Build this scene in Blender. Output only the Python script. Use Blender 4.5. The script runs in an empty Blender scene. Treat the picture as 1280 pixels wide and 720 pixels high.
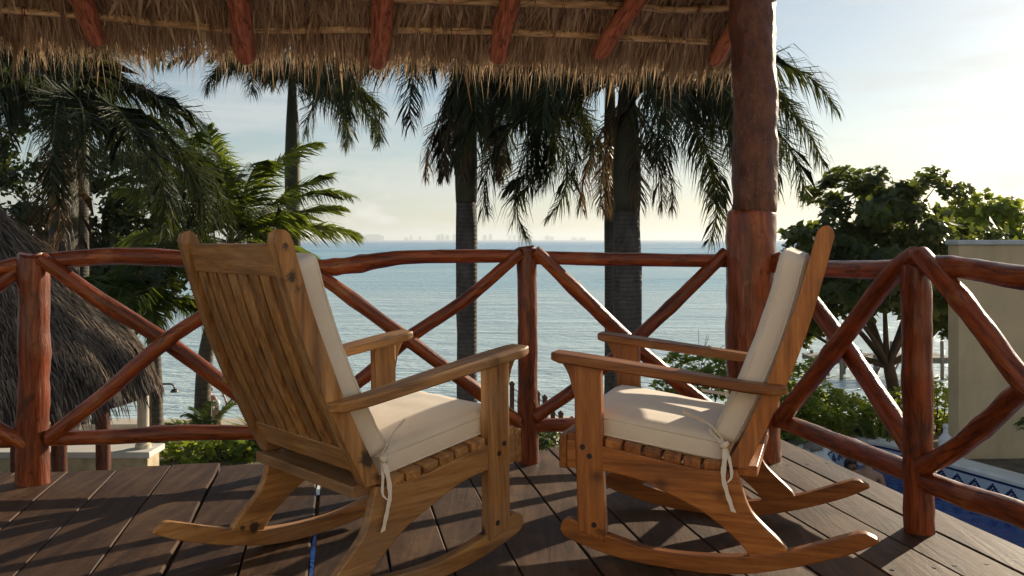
import bpy, bmesh, math, random
import numpy as np
from mathutils import Vector, Matrix, noise
R = math.radians
random.seed(7)
rng = np.random.default_rng(7)
scene = bpy.context.scene
col = scene.collection
FPX = 1150.0          # focal length in pixels of the 1280 px wide photograph, horizon on row 300

# ------------------------------------------------------------------ camera, sky, sun, exposure
cam_d = bpy.data.cameras.new('camera'); cam = bpy.data.objects.new('camera', cam_d); col.objects.link(cam)
cam.location = (0, 0, 1.0); cam.rotation_euler = (R(90), 0, 0)
cam_d.sensor_width = 36; cam_d.lens = 36 * FPX / 1280; cam_d.shift_y = -60 / 1280
cam_d.clip_start = .05; cam_d.clip_end = 60000
scene.camera = cam

SUN_AZ, SUN_EL = R(43), R(18)
world = bpy.data.worlds.new('World'); scene.world = world; world.use_nodes = True
wn, wl = world.node_tree.nodes, world.node_tree.links
for n_ in list(wn): wn.remove(n_)
sky = wn.new('ShaderNodeTexSky'); sky.sky_type = 'NISHITA'; sky.sun_disc = False
sky.sun_elevation = SUN_EL; sky.sun_rotation = SUN_AZ
sky.altitude = 0; sky.air_density = 1.0; sky.dust_density = .6; sky.ozone_density = 2.0
bg = wn.new('ShaderNodeBackground'); bg.inputs[1].default_value = .074
wo = wn.new('ShaderNodeOutputWorld')
tc = wn.new('ShaderNodeTexCoord'); mp = wn.new('ShaderNodeMapping'); mp.inputs['Scale'].default_value = (4.2, 4.2, 30); mp.inputs['Location'].default_value = (.7, .2, .4)
cn = wn.new('ShaderNodeTexNoise'); cn.inputs['Scale'].default_value = 1.0; cn.inputs['Detail'].default_value = 7; cn.inputs['Roughness'].default_value = .55
cr = wn.new('ShaderNodeValToRGB'); cr.color_ramp.elements[0].position = .50; cr.color_ramp.elements[1].position = .68
cr.color_ramp.elements[1].color = (.5, .5, .5, 1)
mx = wn.new('ShaderNodeMixRGB'); mx.inputs[2].default_value = (7.0, 6.9, 6.6, 1)
veil = wn.new('ShaderNodeMixRGB'); veil.inputs[0].default_value = .34; veil.inputs[2].default_value = (4.0, 4.6, 4.7, 1)   # thin even veil of high cloud
wl.new(tc.outputs['Generated'], mp.inputs[0]); wl.new(mp.outputs[0], cn.inputs[0]); wl.new(cn.outputs[0], cr.inputs[0])
wl.new(cr.outputs[0], mx.inputs[0]); wl.new(sky.outputs[0], veil.inputs[1]); wl.new(veil.outputs[0], mx.inputs[1])
# small low cumulus near the horizon
mp2 = wn.new('ShaderNodeMapping'); mp2.inputs['Scale'].default_value = (11, 11, 26); mp2.inputs['Location'].default_value = (3.1, .4, 0)
cn2 = wn.new('ShaderNodeTexNoise'); cn2.inputs['Scale'].default_value = 1.0; cn2.inputs['Detail'].default_value = 8; cn2.inputs['Roughness'].default_value = .6
cr2 = wn.new('ShaderNodeValToRGB'); cr2.color_ramp.elements[0].position = .52; cr2.color_ramp.elements[1].position = .64; cr2.color_ramp.elements[1].color = (.8, .8, .8, 1)
sx = wn.new('ShaderNodeSeparateXYZ'); eb = wn.new('ShaderNodeValToRGB')
for p_, v_ in ((.005, 0), (.022, 1), (.05, 1), (.09, .0)):
    e_ = eb.color_ramp.elements.new(p_); e_.color = (v_, v_, v_, 1)
eb.color_ramp.elements.remove(eb.color_ramp.elements[-1])
mu = wn.new('ShaderNodeMath'); mu.operation = 'MULTIPLY'; mx2 = wn.new('ShaderNodeMixRGB'); mx2.inputs[2].default_value = (8.2, 7.9, 7.3, 1)
wl.new(tc.outputs['Generated'], mp2.inputs[0]); wl.new(mp2.outputs[0], cn2.inputs[0]); wl.new(cn2.outputs[0], cr2.inputs[0]); wl.new(tc.outputs['Generated'], sx.inputs[0]); wl.new(sx.outputs[2], eb.inputs[0])
wl.new(cr2.outputs[0], mu.inputs[0]); wl.new(eb.outputs[0], mu.inputs[1]); wl.new(mu.outputs[0], mx2.inputs[0]); wl.new(mx.outputs[0], mx2.inputs[1]); wl.new(mx2.outputs[0], bg.inputs[0]); wl.new(bg.outputs[0], wo.inputs[0])

sun_d = bpy.data.lights.new('sun', 'SUN'); sun_d.energy = 5.0; sun_d.angle = R(.55); sun_d.color = (1, .84, .62)
sun = bpy.data.objects.new('sun', sun_d); col.objects.link(sun)
sdir = Vector((math.sin(SUN_AZ) * math.cos(SUN_EL), math.cos(SUN_AZ) * math.cos(SUN_EL), math.sin(SUN_EL)))
sun.location = sdir * 50; sun.rotation_euler = (-sdir).to_track_quat('-Z', 'Y').to_euler()
scene.render.engine = 'CYCLES'
vs = scene.view_settings; vs.view_transform = 'Standard'; vs.look = 'None'; vs.gamma = 1; vs.use_curve_mapping = False
vs.exposure = 0.58

# ------------------------------------------------------------------ helpers
def tag(o, label=None, cat=None, group=None, kind=None):
    if label: o['label'] = label
    if cat: o['category'] = cat
    if group: o['group'] = group
    if kind: o['kind'] = kind
    return o
def empty(name, loc=(0, 0, 0), rz=0, parent=None):
    o = bpy.data.objects.new(name, None); col.objects.link(o); o.location = loc; o.rotation_euler = (0, 0, rz)
    o.empty_display_size = .1
    if parent: o.parent = parent
    return o
def px(x, y, Y): return Vector(((x - 640) / FPX * Y, Y, 1 + (300 - y) / FPX * Y))
def obj(name, me, mat=None, parent=None, smooth=None, bevel=None):
    o = bpy.data.objects.new(name, me); col.objects.link(o)
    if mat and not me.materials: me.materials.append(mat)
    if parent: o.parent = parent
    if smooth is not None:
        me.polygons.foreach_set('use_smooth', [True] * len(me.polygons))
        if smooth < 180: me.set_sharp_from_angle(angle=R(smooth))
    if bevel:
        m = o.modifiers.new('bevel', 'BEVEL'); m.width = bevel; m.segments = 2; m.limit_method = 'ANGLE'; m.angle_limit = R(40)
    return o
def mesh(name, V, F):
    me = bpy.data.meshes.new(name); me.from_pydata([tuple(v) for v in V], [], F); me.update(); return me
class MB:
    def __init__(s): s.V = []; s.F = []
    def add(s, V, F):
        b = len(s.V); s.V += [tuple(v) for v in V]; s.F += [tuple(i + b for i in f) for f in F]; return s
    def box(s, a, b):
        (x0, y0, z0), (x1, y1, z1) = a, b
        return s.add([(x0,y0,z0),(x1,y0,z0),(x1,y1,z0),(x0,y1,z0),(x0,y0,z1),(x1,y0,z1),(x1,y1,z1),(x0,y1,z1)],
                     [(0,3,2,1),(4,5,6,7),(0,1,5,4),(1,2,6,5),(2,3,7,6),(3,0,4,7)])
    def prism(s, poly, y0, y1):            # poly in (x,z), extruded along y
        n = len(poly)
        V = [(x, y0, z) for x, z in poly] + [(x, y1, z) for x, z in poly]
        F = [tuple(range(n)), tuple(range(2 * n - 1, n - 1, -1))]
        F += [(i, i + n, (i + 1) % n + n, (i + 1) % n) for i in range(n)]
        return s.add(V, F)
    def loft(s, secs):                     # list of rings with the same count, capped
        n = len(secs[0]); V = [p for r in secs for p in r]; F = []
        for k in range(len(secs) - 1):
            for i in range(n):
                j = (i + 1) % n; F.append((k*n+i, k*n+j, (k+1)*n+j, (k+1)*n+i))
        F.append(tuple(range(n - 1, -1, -1))); m = (len(secs) - 1) * n; F.append(tuple(range(m, m + n)))
        return s.add(V, F)
    def tube(s, pts, rad, sides=12, rough=0, seed=0, oval=None):
        pts = [Vector(p) for p in pts]; n = len(pts); secs = []
        up = Vector((0, 0, 1))
        t0 = (pts[-1] - pts[0]).normalized()
        if abs(t0.z) > .8: up = Vector((0, 1, 0))
        for i, p in enumerate(pts):
            t = (pts[min(i + 1, n - 1)] - pts[max(i - 1, 0)]).normalized()
            a = t.cross(up).normalized(); b = a.cross(t)
            r = rad[i] if hasattr(rad, '__len__') else rad
            ring = []
            for k in range(sides):
                an = 2 * math.pi * k / sides; d = a * math.cos(an) + b * math.sin(an)
                rr = r
                if rough: rr *= 1 + rough * noise.noise((p * 7 + d * .9 + Vector((seed, 0, 0)))) + rough * .6 * noise.noise(p * 23 + d * 1.8 + Vector((0, seed, 0))) + rough * .45 * noise.noise(p * 9 + d * 4.2 + Vector((seed, seed, 0)))
                ring.append(p + d * rr)
            secs.append(ring)
        return s.loft(secs)
    def me(s, name):
        me = mesh(name, s.V, s.F)
        bm = bmesh.new(); bm.from_mesh(me); bmesh.ops.recalc_face_normals(bm, faces=bm.faces); bm.to_mesh(me); bm.free(); return me
def crom(P, k=6):
    P = [Vector(p) for p in P]; out = []
    for i in range(len(P) - 1):
        p0, p1, p2, p3 = P[max(i-1, 0)], P[i], P[i+1], P[min(i+2, len(P)-1)]
        for j in range(k):
            t = j / k
            out.append(.5 * ((2*p1) + (p2-p0)*t + (2*p0-5*p1+4*p2-p3)*t*t + (3*p1-p0-3*p2+p3)*t**3))
    return out + [P[-1]]
def c2(P, k=6): return [(v.x, v.y) for v in crom([(a, b, 0) for a, b in P], k)]
def fastmesh(name, V, nper, rnd=None):
    """V (N,nper,3): N separate polygons of nper corners, with a random number per face"""
    N = V.shape[0]; me = bpy.data.meshes.new(name)
    me.vertices.add(N * nper); me.vertices.foreach_set('co', V.astype(np.float32).ravel())
    me.loops.add(N * nper); me.loops.foreach_set('vertex_index', np.arange(N * nper, dtype=np.int32))
    me.polygons.add(N); me.polygons.foreach_set('loop_start', np.arange(0, N * nper, nper, dtype=np.int32))
    try: me.polygons.foreach_set('loop_total', np.full(N, nper, dtype=np.int32))
    except Exception: pass
    at = me.attributes.new('rnd', 'FLOAT', 'FACE')
    at.data.foreach_set('value', (rnd if rnd is not None else rng.random(N)).astype(np.float32))
    me.update(calc_edges=True); return me
def norm(a): return a / (np.linalg.norm(a, axis=-1, keepdims=True) + 1e-9)
def blades(root, d1, d2, w, side):
    """bent blades: root, first half vector d1, second half vector d2, width w, side unit vector -> (N,5,3) polygons"""
    m = root + d1; t = m + d2; s = side * w[:, None] * .5
    return np.stack([root - s, root + s, m + s * .85, t, m - s * .85], 1)

# ------------------------------------------------------------------ materials
def M(name):
    m = bpy.data.materials.new(name); m.use_nodes = True; nt = m.node_tree
    b = nt.nodes['Principled BSDF']; return m, nt, b
def nd(nt, typ, **kw):
    n = nt.nodes.new(typ)
    for k, v in kw.items():
        if k in n.inputs: n.inputs[k].default_value = v
        else: setattr(n, k, v)
    return n
def ramp(nt, fac, stops):
    r = nt.nodes.new('ShaderNodeValToRGB'); e = r.color_ramp.elements
    while len(e) < len(stops): e.new(.5)
    for i, (p, c) in enumerate(stops): e[i].position = p; e[i].color = (*c, 1) if len(c) == 3 else c
    nt.links.new(fac, r.inputs[0]); return r.outputs[0]
def noisetex(nt, scale, mapscale=(1, 1, 1), detail=5, rough=.55, coord='Object', dist=0, vec=None):
    t = nt.nodes.new('ShaderNodeTexCoord'); mp = nt.nodes.new('ShaderNodeMapping'); mp.inputs['Scale'].default_value = mapscale
    n = nt.nodes.new('ShaderNodeTexNoise'); n.inputs['Scale'].default_value = scale; n.inputs['Detail'].default_value = detail
    n.inputs['Roughness'].default_value = rough; n.inputs['Distortion'].default_value = dist
    nt.links.new(vec if vec else t.outputs[coord], mp.inputs[0]); nt.links.new(mp.outputs[0], n.inputs[0]); return n.outputs[0]
def mix(nt, f, a, b, typ='MIX'):
    m = nt.nodes.new('ShaderNodeMixRGB'); m.blend_type = typ
    for i, v in ((0, f), (1, a), (2, b)):
        if isinstance(v, (int, float)): m.inputs[i].default_value = v if i == 0 else (v, v, v, 1)
        elif isinstance(v, tuple): m.inputs[i].default_value = (*v, 1)
        else: nt.links.new(v, m.inputs[i])
    return m.outputs[0]
def math_(nt, op, a, b=0.0):
    m = nt.nodes.new('ShaderNodeMath'); m.operation = op
    for i, v in ((0, a), (1, b)):
        if isinstance(v, (int, float)): m.inputs[i].default_value = v
        else: nt.links.new(v, m.inputs[i])
    return m.outputs[0]
def bump(nt, b, h, strength=.3, dist=.01):
    n = nt.nodes.new('ShaderNodeBump'); n.inputs['Strength'].default_value = strength; n.inputs['Distance'].default_value = dist
    nt.links.new(h, n.inputs['Height']); nt.links.new(n.outputs[0], b.inputs['Normal'])
def objrand(nt): return nt.nodes.new('ShaderNodeObjectInfo').outputs['Random']

def teak(name, axis, lo, mid, hi, grey=.15, stains=(), rough=.5):
    m, nt, b = M(name)
    st = {'x': (2.2, 30, 30), 'y': (30, 2.2, 30), 'z': (30, 30, 2.2)}[axis]
    oi = nt.nodes.new('ShaderNodeObjectInfo'); tcn = nt.nodes.new('ShaderNodeTexCoord')
    va = nt.nodes.new('ShaderNodeVectorMath'); va.operation = 'ADD'
    sc_ = nt.nodes.new('ShaderNodeVectorMath'); sc_.operation = 'SCALE'; sc_.inputs['Scale'].default_value = 7
    cmb = nt.nodes.new('ShaderNodeCombineXYZ'); nt.links.new(oi.outputs['Random'], cmb.inputs[0]); nt.links.new(oi.outputs['Random'], cmb.inputs[1]); nt.links.new(oi.outputs['Random'], cmb.inputs[2])
    nt.links.new(cmb.outputs[0], sc_.inputs[0]); nt.links.new(tcn.outputs['Object'], va.inputs[0]); nt.links.new(sc_.outputs[0], va.inputs[1])
    g = noisetex(nt, 1, st, 8, .62, dist=.6, vec=va.outputs[0])
    c = ramp(nt, g, [(.28, lo), (.5, mid), (.72, hi)])
    fine = noisetex(nt, 1, tuple(v * 4 for v in st), 3, .7, vec=va.outputs[0])
    c = mix(nt, .55, c, ramp(nt, fine, [(.35, (.45, .42, .4)), (.6, (1, 1, 1))]), 'MULTIPLY')
    big = noisetex(nt, 5, (1, 1, 1), 4, .6, vec=va.outputs[0])
    c = mix(nt, math_(nt, 'MULTIPLY', ramp(nt, big, [(.45, (0, 0, 0)), (.7, (1, 1, 1))]), grey), c, (.25, .2, .15))
    vr = nt.nodes.new('ShaderNodeTexVoronoi'); vr.inputs['Scale'].default_value = 6.5; vr.inputs['Randomness'].default_value = 1.0
    kn = noisetex(nt, 18, (1, 1, 1), 4, .6, vec=va.outputs[0]); nt.links.new(va.outputs[0], vr.inputs[0])
    kd = math_(nt, 'ADD', vr.outputs['Distance'], math_(nt, 'MULTIPLY', math_(nt, 'SUBTRACT', kn, .5), .16))
    c = mix(nt, ramp(nt, kd, [(.05, (.75, .75, .75)), (.13, (.25, .25, .25)), (.22, (0, 0, 0))]), c, (.06, .022, .007))
    tone = nt.nodes.new('ShaderNodeHueSaturation'); mr = nt.nodes.new('ShaderNodeMapRange'); mr.inputs[3].default_value = .66; mr.inputs[4].default_value = 1.22
    nt.links.new(oi.outputs['Random'], mr.inputs[0]); nt.links.new(mr.outputs[0], tone.inputs['Value']); nt.links.new(c, tone.inputs['Color']); c = tone.outputs[0]
    if stains:
        sn = noisetex(nt, 34, (1, 1, 1), 8, .8)
        tot = None
        for (x, y, z, r) in stains:
            d = nt.nodes.new('ShaderNodeVectorMath'); d.operation = 'DISTANCE'; d.inputs[1].default_value = (x, y, z)
            nt.links.new(tcn.outputs['Object'], d.inputs[0])
            v = math_(nt, 'SUBTRACT', math_(nt, 'ADD', 1.0, math_(nt, 'MULTIPLY', math_(nt, 'SUBTRACT', sn, .5), 2.2)), math_(nt, 'DIVIDE', d.outputs['Value'], r))
            tot = v if tot is None else math_(nt, 'MAXIMUM', tot, v)
        c = mix(nt, ramp(nt, tot, [(.1, (0, 0, 0)), (.4, (.9, .9, .9))]), c, (.018, .013, .01))
    nt.links.new(c, b.inputs['Base Color'])
    b.inputs['Roughness'].default_value = rough
    bump(nt, b, mix(nt, .5, g, fine), .25, .004)
    return m
Lo, Mi, Hi = (.15, .058, .015), (.40, .185, .050), (.58, .32, .11)
ls = [(.43, .3, .082, .028), (.43, -.3, .080, .030), (-.05, .3, .078, .028), (-.09, .3, .083, .020), (-.06, -.3, .085, .025), (-.222, -.3, .995, .022), (-.205, -.3, .92, .026), (-.192, -.3, .88, .022), (.0, -.3, .40, .038), (.03, -.3, .345, .024)]
rs = [(.44, .3, .09, .035), (.05, .3, .30, .03)]
TL = {a: teak('teak_weathered_' + a, a, Lo, Mi, Hi, .35, ls, .55) for a in 'xyz'}
Lo2, Mi2, Hi2 = (.12, .032, .006), (.35, .112, .020), (.52, .21, .05)
TR = {a: teak('teak_oiled_' + a, a, Lo2, Mi2, Hi2, .08, rs, .38) for a in 'xyz'}

def log_mat(name, axis='x', dark=(.055, .010, .002), mid=(.27, .058, .012), hi=(.52, .16, .038), rough=.34, coat=.3):
    m, nt, b = M(name)
    st = {'x': (1.2, 9, 9), 'z': (9, 9, 1.2)}[axis]
    t = nt.nodes.new('ShaderNodeTexCoord')
    g = noisetex(nt, 1, st, 8, .62, dist=.8); c = ramp(nt, g, [(.3, dark), (.52, mid), (.78, hi)])
    f = noisetex(nt, 1, tuple(v * 6 for v in st), 4, .7)
    c = mix(nt, .8, c, ramp(nt, f, [(.35, (.35, .3, .25)), (.62, (1.15, 1.1, 1.05))]), 'MULTIPLY')
    w = noisetex(nt, 5.5, (1, 1, 1), 4, .6)
    c = mix(nt, ramp(nt, w, [(.64, (0, 0, 0)), (.73, (.55, .55, .55))]), c, (.36, .15, .055))
    ck = noisetex(nt, 1, tuple(v * 2.6 for v in st), 2, .5, dist=.3); c = mix(nt, ramp(nt, ck, [(.475, (0, 0, 0)), (.5, (.75, .75, .75)), (.525, (0, 0, 0))]), c, (.03, .007, .003))
    k = noisetex(nt, 3.2, (1, 1, 1), 3, .5, dist=1.5)
    c = mix(nt, ramp(nt, k, [(.3, (.7, .7, .7)), (.38, (0, 0, 0))]), c, (.03, .008, .004))
    nt.links.new(c, b.inputs['Base Color'])
    nt.links.new(ramp(nt, f, [(.3, (rough + .2,) * 3), (.7, (rough,) * 3)]), b.inputs['Roughness'])
    b.inputs['Coat Weight'].default_value = coat; b.inputs['Coat Roughness'].default_value = .16; b.inputs['Specular IOR Level'].default_value = .3
    bump(nt, b, mix(nt, .4, g, f), .9, .016); return m
LOGX = log_mat('varnished_log'); LOGZ = log_mat('varnished_post', 'z')
RAFT = log_mat('reddish_rafter', 'x', (.26, .075, .038), (.50, .17, .09), (.62, .28, .17), .65, .03)
HUTPOST = log_mat('hut_post_wood', 'z', (.05, .015, .006), (.16, .045, .016), (.26, .09, .035), .5, .2)
def bark_mat():
    m, nt, b = M('dark_bark'); g = noisetex(nt, 14, (1, 1, .5), 8, .7); f = noisetex(nt, 60, (1, 1, .6), 4, .7)
    c = ramp(nt, g, [(.3, (.025, .008, .004)), (.52, (.11, .034, .015)), (.75, (.21, .078, .040))])
    c = mix(nt, ramp(nt, f, [(.58, (0, 0, 0)), (.75, (.5, .5, .5))]), c, (.30, .19, .15))
    nt.links.new(c, b.inputs['Base Color']); b.inputs['Roughness'].default_value = .5; b.inputs['Coat Weight'].default_value = .15; b.inputs['Specular IOR Level'].default_value = .3
    bump(nt, b, mix(nt, .5, g, f), .9, .02); return m
BARK = bark_mat()
def plank_mat():
    m, nt, b = M('deck_plank_wood')
    t = nt.nodes.new('ShaderNodeTexCoord'); oi = nt.nodes.new('ShaderNodeObjectInfo')
    cmb = nt.nodes.new('ShaderNodeCombineXYZ'); nt.links.new(oi.outputs['Random'], cmb.inputs[1])
    sc_ = nt.nodes.new('ShaderNodeVectorMath'); sc_.operation = 'SCALE'; sc_.inputs['Scale'].default_value = 37
    va = nt.nodes.new('ShaderNodeVectorMath'); va.operation = 'ADD'
    nt.links.new(cmb.outputs[0], sc_.inputs[0]); nt.links.new(t.outputs['Object'], va.inputs[0]); nt.links.new(sc_.outputs[0], va.inputs[1]); v = va.outputs[0]
    g = noisetex(nt, 1, (18, 1.6, 6), 8, .65, dist=1.2, vec=v)
    c = ramp(nt, g, [(.25, (.018, .008, .004)), (.5, (.064, .029, .0125)), (.78, (.14, .072, .034))])
    w = noisetex(nt, 3.2, (1.4, .6, 1), 7, .68, vec=v)
    c = mix(nt, ramp(nt, w, [(.45, (0, 0, 0)), (.75, (.6, .6, .6))]), c, (.19, .112, .060))
    d = noisetex(nt, 2.0, (1, .8, 1), 5, .6, vec=va.outputs[0], dist=.6)
    c = mix(nt, ramp(nt, d, [(.30, (.75, .75, .75)), (.46, (0, 0, 0))]), c, (.022, .014, .010))
    # scratches and scuffs with random directions
    vo = nt.nodes.new('ShaderNodeTexNoise'); vo.inputs['Scale'].default_value = 7; vo.inputs['Detail'].default_value = 1; vo.inputs['Distortion'].default_value = 4.5
    nt.links.new(v, vo.inputs[0])
    s1 = ramp(nt, vo.outputs[0], [(.488, (0, 0, 0)), (.496, (1, 1, 1)), (.504, (0, 0, 0))])
    gate = ramp(nt, noisetex(nt, 4, (1, 1, 1), 3, .6, vec=v), [(.52, (0, 0, 0)), (.62, (.6, .6, .6))])
    scr = mix(nt, 1.0, s1, gate, 'MULTIPLY')
    c = mix(nt, scr, c, (.30, .21, .14))
    sp = noisetex(nt, 140, (1, 1, 1), 2, .5, vec=v)
    c = mix(nt, ramp(nt, sp, [(.70, (0, 0, 0)), (.76, (.6, .6, .6))]), c, (.33, .25, .18))
    tone = nt.nodes.new('ShaderNodeHueSaturation'); mr = nt.nodes.new('ShaderNodeMapRange'); mr.inputs[3].default_value = .72; mr.inputs[4].default_value = 1.2
    nt.links.new(oi.outputs['Random'], mr.inputs[0]); nt.links.new(mr.outputs[0], tone.inputs['Value']); nt.links.new(c, tone.inputs['Color'])
    nt.links.new(tone.outputs[0], b.inputs['Base Color'])
    nt.links.new(ramp(nt, w, [(.3, (.55,) * 3), (.7, (.72,) * 3)]), b.inputs['Roughness']); b.inputs['Specular IOR Level'].default_value = .3
    bump(nt, b, mix(nt, .35, g, mix(nt, .5, w, vo.outputs[0])), .45, .008); return m
PLANK = plank_mat()
def simple(name, colr, rough=.6, var=0, scale=8, bmp=0, metal=0):
    m, nt, b = M(name); b.inputs['Roughness'].default_value = rough; b.inputs['Metallic'].default_value = metal
    n = noisetex(nt, scale, (1, 1, 1), 6, .6)
    lo = tuple(max(0, c * (1 - var)) for c in colr); hi = tuple(min(1, c * (1 + var)) for c in colr)
    nt.links.new(ramp(nt, n, [(.3, lo), (.7, hi)]), b.inputs['Base Color'])
    if bmp: bump(nt, b, n, bmp, .01)
    return m
def fabric_mat():
    m, nt, b = M('cream_canvas')
    n = noisetex(nt, 6, (1, 1, 1), 5, .6); w = nt.nodes.new('ShaderNodeTexNoise'); w.inputs['Scale'].default_value = 420
    nt.links.new(ramp(nt, n, [(.3, (.70, .61, .50)), (.7, (.79, .70, .58))]), b.inputs['Base Color'])
    b.inputs['Roughness'].default_value = .85; b.inputs['Sheen Weight'].default_value = .2
    f = noisetex(nt, 300, (1, 1, 1), 2, .5); bump(nt, b, mix(nt, .5, n, f), .18, .004); return m
FABRIC = fabric_mat()
def leaf_mat(name, lo, hi, trans, tfac=.4, rough=.45, attr='rnd'):
    m, nt, b = M(name); out = nt.nodes['Material Output']
    a = nt.nodes.new('ShaderNodeAttribute'); a.attribute_name = attr
    c = ramp(nt, a.outputs['Fac'], [(0, lo), (1, hi)])
    nt.links.new(c, b.inputs['Base Color']); b.inputs['Roughness'].default_value = rough; b.inputs['Specular IOR Level'].default_value = .35
    t = nt.nodes.new('ShaderNodeBsdfTranslucent')
    tcol = mix(nt, a.outputs['Fac'], tuple(v * .6 for v in trans), trans); nt.links.new(tcol, t.inputs[0])
    ms = nt.nodes.new('ShaderNodeMixShader'); ms.inputs[0].default_value = tfac
    nt.links.new(b.outputs[0], ms.inputs[1]); nt.links.new(t.outputs[0], ms.inputs[2]); nt.links.new(ms.outputs[0], out.inputs[0]); return m
ROYAL = leaf_mat('royal_palm_leaf', (.004, .008, .0025), (.022, .036, .008), (.13, .16, .02), .2, .6)
COCO = leaf_mat('coconut_palm_leaf', (.018, .042, .008), (.08, .125, .02), (.28, .35, .035), .34)
CYCAD = leaf_mat('cycad_leaf', (.03, .07, .015), (.10, .15, .03), (.25, .33, .05), .35)
BROAD = leaf_mat('broadleaf_leaf', (.010, .024, .005), (.045, .075, .013), (.30, .37, .035), .32)
DARKLEAF = leaf_mat('dark_tree_leaf', (.006, .014, .003), (.028, .046, .009), (.14, .17, .02), .22)
SHRUB = leaf_mat('shrub_leaf', (.06, .115, .013), (.19, .26, .035), (.58, .66, .06), .5)
DRYF = leaf_mat('dry_frond', (.05, .03, .015), (.16, .10, .05), (.25, .15, .06), .3)
THATCH = leaf_mat('palm_thatch', (.25, .15, .09), (.86, .67, .47), (.66, .48, .28), .32, .75)
GREYTH = leaf_mat('weathered_thatch', (.055, .042, .032), (.28, .215, .165), (.18, .13, .09), .12, .85)
FLOWER = leaf_mat('orange_flower', (.35, .08, .01), (.6, .25, .03), (.6, .3, .05), .3)

# deck frame: U runs along the sea-side railing, V along the planks towards the sea
A_D = R(10.6); U = Vector((math.cos(A_D), math.sin(A_D), 0)); Vv = Vector((-math.sin(A_D), math.cos(A_D), 0))
def uv(u, v, z=0): return U * u + Vv * v + Vector((0, 0, z))
TERR = -2.4; SEA = -6.0

# ------------------------------------------------------------------ the setting: terrain, sea, pool
pool_ctrl = [(-3.0, 5.0), (-3.3, 8.5), (-3.2, 11.4), (-2.2, 12.1), (0, 12.2), (2.4, 12.1), (4.2, 12.3), (4.7, 13.1), (4.9, 14.3), (5.6, 15.1), (6.1, 14.7), (6.38, 13.7), (6.85, 12.5), (7.4, 11), (7.5, 8), (6.8, 5.4), (4, 4.6), (0, 4.5), (-3.0, 5.0)]
pool_poly = c2(pool_ctrl, 6)[:-1]
pp = np.array(pool_poly)
def inside(x, y):
    c = False; n = len(pool_poly)
    for i in range(n):
        x1, y1 = pool_poly[i]; x2, y2 = pool_poly[(i + 1) % n]
        if (y1 > y) != (y2 > y) and x < (x2 - x1) * (y - y1) / (y2 - y1) + x1: c = not c
    return c
def ss(a, b, t): t = min(1, max(0, (t - a) / (b - a))); return t * t * (3 - 2 * t)
def ground_z(x, y):
    z = TERR - 3.0 * ss(16.5, 25, y) - .25 * ss(25, 34, y) - 1.6 * ss(34, 42, y - .03 * x)
    z += .5 * ss(8, 20, abs(x) - 2) * ss(14, 18, y) * (1 - ss(22, 30, y))
    z += .05 * noise.noise(Vector((x * .5, y * .5, 0)))
    return z
def terrain():
    xs = np.concatenate([np.arange(-80, -16, 4), np.arange(-16, 16, .25), np.arange(16, 81, 4)])
    ys = np.concatenate([np.arange(-30, 2, 4), np.arange(2, 30, .25), np.arange(30, 61, 2)])
    V = []
    for y in ys:
        for x in xs:
            V.append((x, y, -4.6 if inside(x, y) else ground_z(x, y)))
    nx = len(xs); F = [(j*nx+i, j*nx+i+1, (j+1)*nx+i+1, (j+1)*nx+i) for j in range(len(ys)-1) for i in range(nx-1)]
    m, nt, b = M('garden_soil_and_sand')
    t = nt.nodes.new('ShaderNodeTexCoord'); sp = nt.nodes.new('ShaderNodeSeparateXYZ'); nt.links.new(t.outputs['Object'], sp.inputs[0])
    n1 = noisetex(nt, 3, (1, 1, 1), 8, .65); n2 = noisetex(nt, 22, (1, 1, 1), 5, .7)
    soil = ramp(nt, n1, [(.3, (.05, .04, .025)), (.6, (.16, .13, .09)), (.75, (.08, .10, .03))])
    soil = mix(nt, .5, soil, ramp(nt, n2, [(.35, (.5, .5, .5)), (.65, (1, 1, 1))]), 'MULTIPLY')
    mr = nt.nodes.new('ShaderNodeMapRange'); mr.inputs[1].default_value = 21; mr.inputs[2].default_value = 25; nt.links.new(sp.outputs[1], mr.inputs[0])
    nt.links.new(mix(nt, mr.outputs[0], soil, (.42, .36, .28)), b.inputs['Base Color']); b.inputs['Roughness'].default_value = .95
    bump(nt, b, n2, .5, .03)
    o = obj('terrain', mesh('terrain', V, F), m, smooth=180); tag(o, kind='structure')
terrain()
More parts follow.
